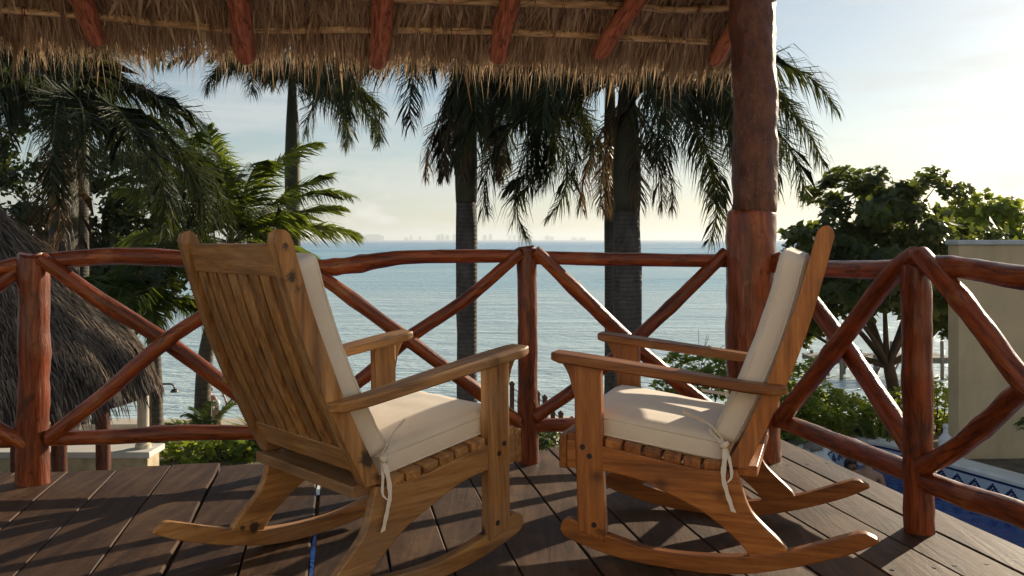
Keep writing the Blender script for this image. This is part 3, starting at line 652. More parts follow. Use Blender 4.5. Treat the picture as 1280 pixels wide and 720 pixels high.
def rbox(hx, hy, hz, r, n=(22, 22, 6), puff=.0, wr=.003, seed=0):
    """rounded, slightly puffed and wrinkled cushion block centred on the origin"""
    bm = bmesh.new(); V = {}; nx, ny, nz = n
    def g(i, j, k):
        if (i, j, k) not in V:
            p = Vector((hx * (2 * i / nx - 1), hy * (2 * j / ny - 1), hz * (2 * k / nz - 1)))
            q = Vector((max(-(hx - r), min(hx - r, p.x)), max(-(hy - r), min(hy - r, p.y)), max(-(hz - r * .8), min(hz - r * .8, p.z))))
            d = p - q; p = q + (d.normalized() * r if d.length > 1e-6 else d) * (1 if d.length > 1e-6 else 1)
            a, b_ = p.x / hx, p.y / hy
            p.z += (1 if p.z > 0 else -.25) * puff * (1 - a * a) * (1 - b_ * b_) * (abs(p.z) / hz)
            w = noise.noise(Vector((p.x * 9, p.y * 9, seed))) * wr + noise.noise(Vector((p.x * 25, p.y * 25, p.z * 30 + seed))) * wr * .35
            edge = max(abs(a), abs(b_)); w2 = noise.noise(Vector(((p.x + p.y) * 45, (p.x - p.y) * 8, seed))) * wr * .6 * max(0, edge - .8) * 5
            p.z += w + w2; p.x += w * .8; p.y += w * .8
            V[(i, j, k)] = bm.verts.new(p)
        return V[(i, j, k)]
    for i in range(nx):
        for j in range(ny):
            bm.faces.new((g(i, j, 0), g(i, j + 1, 0), g(i + 1, j + 1, 0), g(i + 1, j, 0))); bm.faces.new((g(i, j, nz), g(i + 1, j, nz), g(i + 1, j + 1, nz), g(i, j + 1, nz)))
    for i in range(nx):
        for k in range(nz):
            bm.faces.new((g(i, 0, k), g(i + 1, 0, k), g(i + 1, 0, k + 1), g(i, 0, k + 1))); bm.faces.new((g(i, ny, k), g(i, ny, k + 1), g(i + 1, ny, k + 1), g(i + 1, ny, k)))
    for j in range(ny):
        for k in range(nz):
            bm.faces.new((g(0, j, k), g(0, j, k + 1), g(0, j + 1, k + 1), g(0, j + 1, k))); bm.faces.new((g(nx, j, k), g(nx, j + 1, k), g(nx, j + 1, k + 1), g(nx, j, k + 1)))
    me = bpy.data.meshes.new('cushion'); bm.to_mesh(me); bm.free(); return me
def piping_me(hx, hy, z, r):
    P = []
    for cx, cy, a0 in ((hx - r, hy - r, 0), (-hx + r, hy - r, 90), (-hx + r, -hy + r, 180), (hx - r, -hy + r, 270)):
        for a in range(0, 91, 15): P.append(Vector((cx + r * math.cos(R(a0 + a)), cy + r * math.sin(R(a0 + a)), z)))
    P.append(P[0]); Q = []
    for a, b in zip(P, P[1:]):
        k = max(1, int((b - a).length / .03)); Q += [a.lerp(b, i / k) for i in range(k)]
    return MB().tube(Q + [P[0]], .0028, 6).me('piping')
def ribbon(mb, pts, w, wdir):
    P = crom(pts, 5); wd = Vector(wdir); V = []; th = .0012
    for i, p in enumerate(P):
        a = wd * (w / 2) * (1 + .15 * math.sin(i * 1.7)); V += [p - a, p + a]
    F = [(2*i, 2*i+1, 2*i+3, 2*i+2) for i in range(len(P) - 1)]
    mb.add(V, F)
def make_cushion(label, loc, rz, pitch, zoff, seed, near):
    root = empty('chair_cushion', (loc[0], loc[1], zoff)); root.rotation_euler = (0, -pitch, rz); tag(root, label, 'cushion', 'chair cushions')
    S0 = .1
    # seat pad: lies on the slats between the arms
    x0, x1 = .052, .520; tilt = math.atan2(seat_z(.5) - seat_z(.1), .4); hz = .0355
    c = Vector(((x0 + x1) / 2 - S0, 0, seat_z((x0 + x1) / 2) + .026 + hz - .004))
    o = obj('seat_pad', rbox((x1 - x0) / 2, .283, hz, .026, puff=.010, seed=seed), FABRIC, root, smooth=180); o.location = c; o.rotation_euler = (0, -tilt, 0)
    for zz in (hz * .72, -hz * .72):
        q = obj('piping', piping_me((x1 - x0) / 2 - .001, .282, zz, .03), FABRIC, o, smooth=180)
    # back pad: leans on the stiles
    f0, f1 = stile_at(.385)[0], stile_at(.93)[0]; lean = math.atan2(f0 - f1, .545); hl = .305; hz2 = .039
    mid = .66; fx = stile_at(mid)[0]
    nx_ = Vector((math.cos(lean), 0, math.sin(lean)))
    c = Vector((fx + .012 - S0, 0, mid)) + nx_ * (hz2 + .002)
    me = rbox(hl, .278, hz2, .022, puff=.006, seed=seed + 3)
    for v in me.vertices:                       # bend along the curved stiles
        v.co.z += -.022 * (1 - (v.co.x / hl) ** 2) + .006
    o2 = obj('back_pad', me, FABRIC, root, smooth=180); o2.location = c; o2.rotation_euler = (0, -(R(90) + lean) , 0)
    o2.rotation_euler = (0, -(math.pi / 2 + lean) + math.pi, 0) if False else (0, 0, 0)
    ex = Vector((-math.sin(lean), 0, math.cos(lean))); ez = nx_; ey = ez.cross(ex)
    o2.matrix_local = Matrix(((ex.x, ey.x, ez.x, c.x), (ex.y, ey.y, ez.y, c.y), (ex.z, ey.z, ez.z, c.z), (0, 0, 0, 1)))
    for zz in (hz2 * .72, -hz2 * .72):
        pm = piping_me(hl - .001, .277, zz, .03)
        for v in pm.vertices: v.co.z += -.022 * (1 - (v.co.x / hl) ** 2) + .006
        obj('piping', pm, FABRIC, o2, smooth=180)
    for s in (1, -1):
        y = s * .292; kx, kz = .060 - S0, .385
        mb = MB()
        ribbon(mb, [(kx + .05, s * .27, kz + .035), (kx + .02, y, kz + .012), (kx - .004, y + s * .006, kz - .002)], .014, (0, 0, 1))
        ribbon(mb, [(kx, y + s * .006, kz), (kx - .004, y + s * .036, kz - .03), (kx + .0, s * .333, kz - .09), (kx - .014, s * .334, kz - .145), (kx - .03, s * .336, kz - .19)], .015, (.96, 0, .2))
        ribbon(mb, [(kx, y + s * .006, kz), (kx - .018, y + s * .036, kz - .04), (kx - .024, s * .332, kz - .085), (kx - .012, s * .335, kz - .105)], .010, (.9, 0, -.3))
        ribbon(mb, [(kx, y, kz + .004), (kx + .04, s * .285, kz + .05), (kx + .09, s * .25, kz + .066), (kx + .135, s * .222, kz + .076)], .012, (.3, 0, 1))
        mb.tube([(kx - .012, y + s * .012, kz + .008), (kx, y + s * .018, kz), (kx + .012, y + s * .010, kz - .008)], [.006, .011, .006], 8)
        t_ = obj('tie', mb.me('tie'), FABRIC, root, smooth=180)
    return root
PIT = R(2.4)
def ground_off(ph):
    return -min((x - .1) * math.sin(ph) + z * math.cos(ph) for x, z in ROCK)
CL, CR = (-.523, 2.847), (.697, 3.058); AL, AR = R(41.8), R(180 - 18.87)
make_chair('weathered tan wooden rocking chair with slatted back turned to us and black mould stains', CL, AL, PIT, TL, ground_off(PIT) + .001)
make_chair('oiled orange-brown wooden rocking chair seen side-on beside the thick roof post', CR, AR, 0, TR, .001)
make_cushion('cream canvas cushion tied into the weathered tan rocking chair', CL, AL, PIT, ground_off(PIT) + .001, 1, -1)
make_cushion('cream canvas cushion tied into the orange-brown rocking chair', CR, AR, 0, .001, 5, 1)
# ------------------------------------------------------------------ palms
def frond(name, L, el, droop, nleaf, ll, lw, mat, parent, loc, az, plum=.5, hang=.6, bendside=0, seed=0, dens_start=.12, rscale=1, stiff=.5, wtip=.25, roll=0):
    """one palm frond: an arched rachis with many narrow leaflets; local +x outwards, then turned to az"""
    rg = np.random.default_rng(seed); n = 26; p = np.zeros(3); P = [p.copy()]; a = el; b = 0.0; ds = L / n; Tn = []
    for i in range(n):
        t = i / n; a -= droop * (.35 + 1.3 * t) / n; b += bendside / n
        d = np.array([math.cos(a) * math.cos(b), math.cos(a) * math.sin(b), math.sin(a)]); p = p + d * ds; P.append(p.copy()); Tn.append(d)
    P = np.array(P); Tn = np.array(Tn + [Tn[-1]])
    t = np.linspace(dens_start, .995, nleaf); t = np.repeat(t, 2) + rg.normal(0, .004, nleaf * 2); t = np.clip(t, .02, .999)
    sgn = np.tile([1., -1.], nleaf); idx = t * n; i0 = np.clip(idx.astype(int), 0, n - 1); f = (idx - i0)[:, None]
    pos = P[i0] * (1 - f) + P[i0 + 1] * f; tan = norm(Tn[i0])
    Z = np.array([0, 0, 1.]); side = norm(np.cross(tan, Z)); upv = np.cross(side, tan)
    if roll: side, upv = side * math.cos(roll) + upv * math.sin(roll), upv * math.cos(roll) - side * math.sin(roll)
    ang = rg.normal(0, plum, nleaf * 2)
    lat = side * (sgn * np.cos(ang))[:, None] + upv * np.sin(ang)[:, None]
    fw = (.35 + .9 * t ** 1.5)[:, None]
    d1 = norm(lat + tan * fw - Z * (hang * .35)); d2 = norm(d1 * stiff + tan * .15 - Z * (hang * rg.uniform(.5, 1.4, nleaf * 2))[:, None] + rg.normal(0, .07, (nleaf * 2, 3)))
    ln = ll * np.sin(np.pi * np.clip(.12 + t * .80, 0, 1)) ** .7 * rg.uniform(.8, 1.1, nleaf * 2)
    w = lw * rg.uniform(.7, 1.15, nleaf * 2)
    wd = norm(np.cross(d1, lat + upv * .8 + rg.normal(0, .3, (nleaf * 2, 3))))
    wd = norm(tan * .8 + wd * .6)
    B = blades(pos, d1 * (ln * .5)[:, None], d2 * (ln * .5)[:, None], w, wd)
    me = fastmesh(name, B, 5, np.clip(rg.normal(.5, .28, len(B)), 0, 1))
    o = obj(name, me, mat, parent); o.location = loc; o.rotation_euler = (0, 0, az)
    r = np.linspace(.022, .004, n + 1) * rscale
    mb = MB(); mb.tube([tuple(v) for v in P[::2]], list(r[::2]), 5); s = obj('stalk', mb.me('stalk'), STALK, o, smooth=180)
    return o
STALK = simple('frond_stalk', (.07, .09, .025), .5, .3, 6)
def trunk_mat(name, lo, hi, ring=5.0):
    m, nt, b = M(name); t = nt.nodes.new('ShaderNodeTexCoord')
    w = nt.nodes.new('ShaderNodeTexWave'); w.bands_direction = 'Z'; w.inputs['Scale'].default_value = ring; w.inputs['Distortion'].default_value = 3.5; w.inputs['Detail'].default_value = 4; w.inputs['Detail Scale'].default_value = 1.6
    nt.links.new(t.outputs['Object'], w.inputs[0]); n = noisetex(nt, 6, (1, 1, .6), 7, .65)
    c = ramp(nt, n, [(.3, lo), (.7, hi)]); c = mix(nt, .5, c, ramp(nt, w.outputs['Fac'], [(.0, (.4, .38, .35)), (.25, (1, 1, 1))]), 'MULTIPLY')
    nt.links.new(c, b.inputs['Base Color']); b.inputs['Roughness'].default_value = .85; bump(nt, b, mix(nt, .5, w.outputs['Fac'], n), .6, .02); return m
RTRUNK = trunk_mat('royal_palm_trunk', (.035, .03, .025), (.12, .105, .088)); CTRUNK = trunk_mat('coconut_trunk', (.05, .04, .03), (.15, .12, .09), 3.2)
SHAFT = simple('green_crownshaft', (.045, .048, .022), .6, .5, 3)
def royal_palm(label, base, crown_z, r, nf, L, seed, droop=(1.6, 2.6), shaft=1.3, lean=(0, 0), dry=3, els=(.1, 1.25), ll=.62, azs=None, rbulge=1.0, nleaf=120, lowright=False):
    rg = random.Random(seed); root = empty('royal_palm', base); tag(root, label, 'palm tree', 'royal palms in the garden')
    H = crown_z - base[2]; ths = H - shaft
    cx = lambda z: Vector((lean[0] * (z / H), lean[1] * (z / H), z))
    pts = [cx(z) for z in np.linspace(-.3, ths, 12)]; rad = [r * (1.15 if i == 0 else 1.0 + .06 * math.sin(i * .9)) * (rbulge if 5 < i < 10 else 1) for i in range(12)]
    obj('trunk', MB().tube(pts, rad, 20, .09, seed).me('trunk'), RTRUNK, root, smooth=180)
    pts = [cx(z) for z in np.linspace(ths - .02, H, 9)]; rad = [r * v for v in (1.0, 1.06, 1.08, 1.04, .96, .86, .74, .6, .45)]
    obj('crownshaft', MB().tube(pts, rad, 18, .03, seed).me('crownshaft'), SHAFT, root, smooth=180)
    for k in range(nf):
        az = k * 2.39996 + rg.uniform(-.25, .25)
        if azs and k % 2 == 0: az = azs[(k // 2) % len(azs)] + rg.uniform(-.3, .3)
        el = els[0] + (els[1] - els[0]) * ((k * .618 + .13) % 1); dr = rg.uniform(*droop)
        if lowright and math.cos(az) > .6: el = min(el, .15 + .35 * rg.random()); dr = 1.5 + .5 * rg.random()
        frond('frond', L * rg.uniform(.85, 1.08), el, dr, nleaf, ll, .020, ROYAL, root, cx(H - .12 + .05 * rg.random()), az, .6, .62, rg.uniform(-.4, .4), seed * 100 + k)
    for k in range(dry):
        o = frond('dry_frond', L * .55, -.9, .7, 60, ll * .8, .022, DRYF, root, cx(H - .3) + Vector((0, 0, 0)), rg.uniform(0, 6.283), .8, 1.4, rg.uniform(-.4, .4), seed * 77 + k)
    return root
def pxg(x, Y, z): p = px(x, 300, Y); return Vector((p.x, p.y, z))
g0 = lambda x, Y: pxg(x, Y, ground_z((x - 640) / FPX * Y, Y) - .05)
b = g0(785, 11.6); b.z = -3.2 if inside(b.x, b.y) else b.z
royal_palm('royal palm with a stout ringed grey trunk, nearest the thick roof post', g0(785, 12.9), px(0, 92, 12.9).z, .185, 34, 3.15, 3, (1.4, 2.3), 1.9, (-.02, 0), 6, (-.25, 1.15), .75, rbulge=1.06, nleaf=155, azs=(3.1, .15, 2.7, 3.5, .5, -.1), lowright=True)
royal_palm('royal palm with a slim ringed trunk rising behind the middle of the railing', g0(584, 13.6), px(0, 74, 13.6).z, .155, 26, 2.9, 4, (1.7, 2.7), 2.1, (-.02, 0), 8, (-.4, 1.2), .68, nleaf=150, azs=(0, .4, 3.0, -.4))
royal_palm('slender royal palm with a smooth green shaft beyond the coconut palm', g0(367, 19), px(0, 96, 19).z, .15, 17, 2.5, 5, (1.3, 2.2), 2.6, (-.03, 0), 0, (.0, 1.1), .7, nleaf=150)
royal_palm('dark royal palm with bulging pale trunk beside the thatched hut', g0(84, 13.2), px(0, 132, 13.2).z, .18, 24, 3.3, 6, (1.2, 2.2), 1.75, (-.06, 0), 3, (-.2, 1.25), .8, nleaf=125)
royal_palm('tall royal palm whose dense fronds hang behind the hut roof', g0(-60, 15), px(0, 60, 15).z, .2, 17, 3.5, 8, (1.3, 2.3), 1.8, (0, 0), 0, (.0, 1.2), .8, nleaf=115)
royal_palm('royal palm almost hidden behind the stout trunk by the roof post', g0(763, 15.5), px(0, 70, 15.5).z, .10, 20, 3.0, 9, (1.5, 2.4), 1.6, (0, 0), 0, (-.2, 1.0), .8, nleaf=120, azs=(3.1, 2.7, 3.5), lowright=True)
royal_palm('royal palm standing further back behind the dark one by the hut', g0(100, 18), px(0, 100, 18).z, .16, 16, 3.8, 10, (1.2, 2.2), 1.8, (0, 0), 0, (-.1, 1.2), .8, nleaf=115)
def coco_palm(name, label, base, crown, r, nf, L, seed, mat=COCO, azs=None, els=None, group='coconut palms', cat='palm tree', ll=.6, lw=.036, droop=(1.1, 1.9), nleaf=95, plum=.14, hang=.5):
    rg = random.Random(seed); root = empty(name, base); tag(root, label, cat, group)
    c = Vector(crown) - Vector(base); P = crom([(0, 0, -.25), (c.x * .1, c.y * .1, c.z * .35), (c.x * .55, c.y * .55, c.z * .7), tuple(c)], 6)
    obj('trunk', MB().tube(P, list(np.linspace(r * 1.25, r * .9, len(P))), 14, .08, seed).me('trunk'), CTRUNK, root, smooth=180)
    for k in range(nf):
        az = azs[k] if azs and k < len(azs) else k * 2.39996 + rg.uniform(-.3, .3)
        el = els[k] if els and k < len(els) else .1 + 1.2 * ((k * .618) % 1)
        frond('frond', L * rg.uniform(.85, 1.1), el, rg.uniform(*droop), nleaf, ll, lw, mat, root, c - Vector((0, 0, .05)), az, plum, hang, rg.uniform(-.3, .3), seed * 91 + k, dens_start=.16, rscale=.8, roll=rg.uniform(-.5, .5))
    return root
coco_palm('coconut_palm', 'yellow-green coconut palm with a dark trunk seen through the railing behind the tan chair', g0(252, 16.5), px(290, 300, 16.5), .12, 22, 2.5, 11, els=[1.3, 1.0, 1.25, .8, 1.15, .55, .9, 1.35, .35, .7, 1.2, .2, .95, .5, 1.1, .75, .1, .3, 1.05, .6, .15, .85], droop=(.5, 1.15), plum=.12, hang=.4, lw=.030, nleaf=95, ll=.75)
coco_palm('coconut_palm', 'small green coconut palm with low arching fronds beside the hut roof', g0(195, 15), px(190, 372, 15), .10, 11, 1.6, 12)
coco_palm('cycad', 'low arching cycad with stiff fronds in the garden bed below the deck', g0(262, 15.6), px(263, 540, 15.6), .14, 14, 1.0, 13, CYCAD, group='garden plants', cat='plant', ll=.22, lw=.03, droop=(.9, 1.6), nleaf=50, hang=.15)
coco_palm('palm_shrub', 'small palm shrub leaning over the pool edge in front of the plain wall', Vector((7.95, 12.0, -2.35)), Vector((7.9, 12.0, -1.95)), .07, 11, 1.35, 14, COCO, group='garden plants', cat='plant', ll=.40, lw=.04, droop=(.8, 1.5), nleaf=34, hang=.25)

# ------------------------------------------------------------------ broadleaf trees and shrubs
TBARK = simple('tree_bark', (.045, .034, .026), .9, .45, 9, .8)
def leaves(center, rad, n, size, sub=26, subr=.33, seed=0, hollow=.55):
    rg = np.random.default_rng(seed); d = norm(rg.normal(size=(sub, 3))); rr = rg.uniform(hollow, 1.0, (sub, 1)) ; C = d * rr * np.array(rad) * 1.06
    k = rg.integers(0, sub, n); off = norm(rg.normal(size=(n, 3))) * (rg.random((n, 1)) ** .45) * subr * np.array(rad).mean() * rg.uniform(.6, 1.25, (sub, 1))[k] * np.array([1.1, 1.1, .8])
    p = C[k] + off + np.array(center); out = norm(off + C[k] * .3 + np.array([0, 0, .25]))
    a = norm(np.cross(out, rg.normal(size=(n, 3)))); dirn = norm(a + out * rg.uniform(-.2, .6, (n, 1)) + np.array([0, 0, -.25])); sd = norm(np.cross(dirn, out + rg.normal(0, .5, (n, 3))))
    s = size * np.clip(rg.lognormal(0, .32, (n, 1)), .4, 1.9); nrm = np.cross(dirn, sd)
    V = np.stack([p, p + dirn * s * .5 + sd * s * .3 + nrm * s * .08, p + dirn * s, p + dirn * s * .5 - sd * s * .3 + nrm * s * .08], 1)
    tone = np.clip(rg.normal(.45, .18, sub)[k] + rg.normal(0, .18, n), 0, 1); return V, tone
def broad(name, label, base, clumps, size, mat, cat, group=None, trunk_r=.1, seed=0, dens=1.0, limbs=True, subk=22):
    root = empty(name, base); tag(root, label, cat, group); base = Vector(base); VV, TT = [], []; rg = random.Random(seed)
    mb = MB()
    if limbs:
        cs = [Vector(c) - base for c, r, n in clumps]; top = sum(cs, Vector()) / len(cs); fork = Vector((top.x * .35, top.y * .35, top.z * .42))
        mb.tube(crom([(0, 0, -.2), tuple(fork * .5 + Vector((.06, 0, 0))), tuple(fork)], 4), list(np.linspace(trunk_r * 1.2, trunk_r * .85, 9)), 10, .15, seed)
        for c in cs:
            m = fork.lerp(c, .5) + Vector((rg.uniform(-.2, .2), rg.uniform(-.2, .2), -.15))
            mb.tube(crom([tuple(fork - Vector((0, 0, .08))), tuple(m), tuple(c)], 4), list(np.linspace(trunk_r * .6, trunk_r * .12, 9)), 7, .12, seed)
            for j in range(6):
                e = c + Vector((rg.uniform(-1, 1), rg.uniform(-1, 1), rg.uniform(-.3, .9))) * .55
                q = fork.lerp(c, rg.uniform(.55, .95)); mb.tube([tuple(q), tuple(q.lerp(e, .5) + Vector((0, 0, .05))), tuple(e)], [trunk_r * .2, trunk_r * .13, trunk_r * .05], 5)
    else:
        for j in range(7):
            c, r, n = clumps[j % len(clumps)]; e = Vector(c) - base + Vector((rg.uniform(-.5, .5) * r[0], rg.uniform(-.5, .5) * r[1], rg.uniform(-.1, .6) * r[2]))
            s = Vector((e.x * .5, e.y * .5, -.05)); mb.tube([tuple(s), tuple(s.lerp(e, .5) + Vector((.02, 0, .04))), tuple(e)], [trunk_r, trunk_r * .7, trunk_r * .3], 5)
    obj('trunk' if limbs else 'stems', mb.me('trunk'), TBARK, root, smooth=180)
    for i, (c, r, n) in enumerate(clumps):
        V, t = leaves(Vector(c) - base, r, int(n * dens), size, subk, .36 if not limbs else .27, seed * 31 + i); VV.append(V); TT.append(t)
    V = np.concatenate(VV); zmin = float(-.02)
    o = obj('crown' if limbs else 'foliage', fastmesh('crown', V, 4, np.concatenate(TT)), mat, root); return root
def cl(x, y, Y, rx, ry, rz, n): return (tuple(px(x, y, Y)), (rx, ry, rz), n)
broad('broadleaf_tree', 'broad leafy green tree with a forked trunk standing left of the plain wall', g0(1118, 17.5), [cl(1075, 268, 17.5, .95, 1.0, .75, 2600), cl(1140, 265, 17.5, 1.0, 1.1, .8, 2800), cl(1030, 305, 17.2, .7, .9, .45, 1500), cl(1105, 330, 17, 1.3, 1.2, .7, 3200), cl(1185, 315, 17.8, .9, 1, .8, 2200), cl(1045, 366, 16.8, .9, .8, .42, 1300), cl(1150, 372, 16.9, .7, .8, .38, 1000), cl(998, 345, 17.5, .5, .7, .5, 700), cl(1000, 408, 17, .45, .5, .32, 500), cl(1190, 392, 17.6, .5, .6, .5, 700)], .135, BROAD, 'tree', 'broadleaf trees', .12, 21, dens=1.6)
broad('broadleaf_tree', 'lighter leafy tree showing its top above the plain wall', g0(1250, 21), [cl(1225, 285, 21, .85, .9, .6, 1500), cl(1238, 262, 21, .6, .7, .4, 900), cl(1275, 292, 21, 1.0, .9, .6, 1500), cl(1330, 300, 21, 1.2, 1, .7, 1500)], .16, SHRUB, 'tree', 'broadleaf trees', .13, 22)
broad('broadleaf_tree', 'dark leafy tree filling the gaps behind the hut and the dark royal palm', g0(120, 23), [cl(40, 265, 23, 1.7, 1.2, 1.1, 2600), cl(120, 285, 23, 1.6, 1.2, 1.0, 2600), cl(200, 300, 23, 1.4, 1.2, .8, 2000), cl(165, 240, 24, 1.5, 1.2, .9, 2000), cl(60, 190, 24, 1.8, 1.2, 1.2, 2200), cl(250, 335, 22, 1.0, 1, .6, 1300), cl(150, 345, 22, 1.4, 1, .7, 1600), cl(-40, 240, 23, 1.8, 1.2, 1.3, 2000)], .17, DARKLEAF, 'tree', 'broadleaf trees', .15, 23)
broad('young_tree', 'young leafy tree just beyond the railing left of the thick roof post', g0(868, 14.5), [cl(845, 462, 14.5, .35, .35, .28, 420), cl(878, 450, 14.6, .32, .35, .3, 380), cl(880, 480, 14.4, .38, .35, .28, 420), cl(835, 488, 14.4, .3, .3, .22, 260), cl(900, 465, 14.7, .3, .3, .3, 260)], .085, SHRUB, 'tree', None, .04, 24)
def shrub(x, y, Y, rx, rz, label, seed, n=1500, mat=SHRUB, size=.09, name='leafy_shrub'):
    p = px(x, y, Y); gz = ground_z(p.x, p.y)
    cc = [((p.x + dx * rx, p.y + dy, p.z - abs(dx) * .1), (rx * .6, rx * .6, rz), n // 3) for dx, dy in ((-.5, 0), (.1, -.15), (.55, .1))]
    zb = gz
    if p.z - rz - gz > .15: cc += [((p.x + dx * rx, p.y + .1, (p.z + gz) / 2), (rx * .6, rx * .6, (p.z - gz) / 2), n // 3) for dx in (-.4, .4)]
    return broad(name, label, (p.x, p.y, gz - .03), cc, size, mat, 'shrub', 'garden shrubs', .018, seed, limbs=False, subk=16)
shrub(1030, 512, 15.8, 1.0, .36, 'bright yellow-green shrub under the crossed log braces beside the roof post', 31, 2400)
shrub(1100, 526, 16.2, .9, .40, 'yellow-green shrub at the foot of the forked tree', 32, 2200)
shrub(1170, 508, 16.4, .8, .5, 'yellow-green shrub growing behind the white bottle ornament', 33, 2000)
shrub(1000, 530, 15.2, .7, .4, 'low green shrub on the rocky bank beyond the corner of the deck', 34, 1500)
shrub(225, 572, 14.2, .75, .3, 'round leafy shrub below the bottom rail, next to the low hut wall', 35, 1500)
shrub(290, 566, 14.4, .7, .32, 'leafy shrub below the cycad in the garden bed', 36, 1500)
shrub(330, 560, 14.9, .6, .4, 'dark green shrub half behind the tan rocking chair', 37, 1300, BROAD)
shrub(470, 560, 15, 1.0, .4, 'dark clipped shrub behind the seat of the tan rocking chair', 38, 1500, BROAD)
shrub(620, 553, 15, 1.1, .32, 'low dark hedge shrub behind the middle railing post', 39, 1700, BROAD)
shrub(740, 556, 15, 1.1, .32, 'low dark hedge shrub behind the orange-brown chair legs', 40, 1700, BROAD)
shrub(860, 545, 14.8, 1.0, .4, 'leafy shrub at the foot of the young tree', 41, 1600)
shrub(992, 478, 16.0, .55, .42, 'tall bright shrub against the right side of the thick roof post', 44, 1500)
shrub(960, 500, 16.5, .8, .5, 'dense green shrub right behind the thick roof post', 42, 1600)
shrub(240, 548, 16.8, .5, .25, 'small flowering shrub with orange blossoms beside the hut wall', 43, 700, FLOWER, .07, 'flowering_shrub')
# grass-like leaves by the chair and spiky leaves under the right tree
def tuft(x, y, Y, n, L, mat, label, seed, name='grass_tuft', spread=.35):
    p = px(x, y, Y); gz = ground_z(p.x, p.y); root = empty(name, (p.x, p.y, gz)); tag(root, label, 'plant', 'garden plants'); rg = np.random.default_rng(seed)
    a = rg.uniform(0, 6.283, n); h = np.stack([np.cos(a), np.sin(a), np.zeros(n)], 1); rt_ = h * rg.uniform(0, .25, (n, 1)); d1 = norm(h * spread + np.array([0, 0, 1.])); d2 = norm(d1 * .7 + h * .8 - np.array([0, 0, .25]))
    ln = L * rg.uniform(.6, 1.1, (n, 1)); sd = norm(np.cross(d1, rg.normal(size=(n, 3))))
    tag(obj('blade_leaves', fastmesh('blade_leaves', blades(rt_, d1 * ln * .6, d2 * ln * .5, rg.uniform(.02, .045, n), sd), 5), mat, root), kind='stuff')
tuft(330, 580, 14.6, 160, .8, CYCAD, 'tall grassy tuft beside the tan rocking chair', 51)
tuft(1100, 560, 15.2, 40, .75, COCO, 'spiky light green tuft between the shrubs and the pool', 52, 'spiky_plant', .6)
tuft(1045, 565, 15.0, 30, .6, COCO, 'spiky tuft growing among the stones by the bathers', 53, 'spiky_plant', .6)

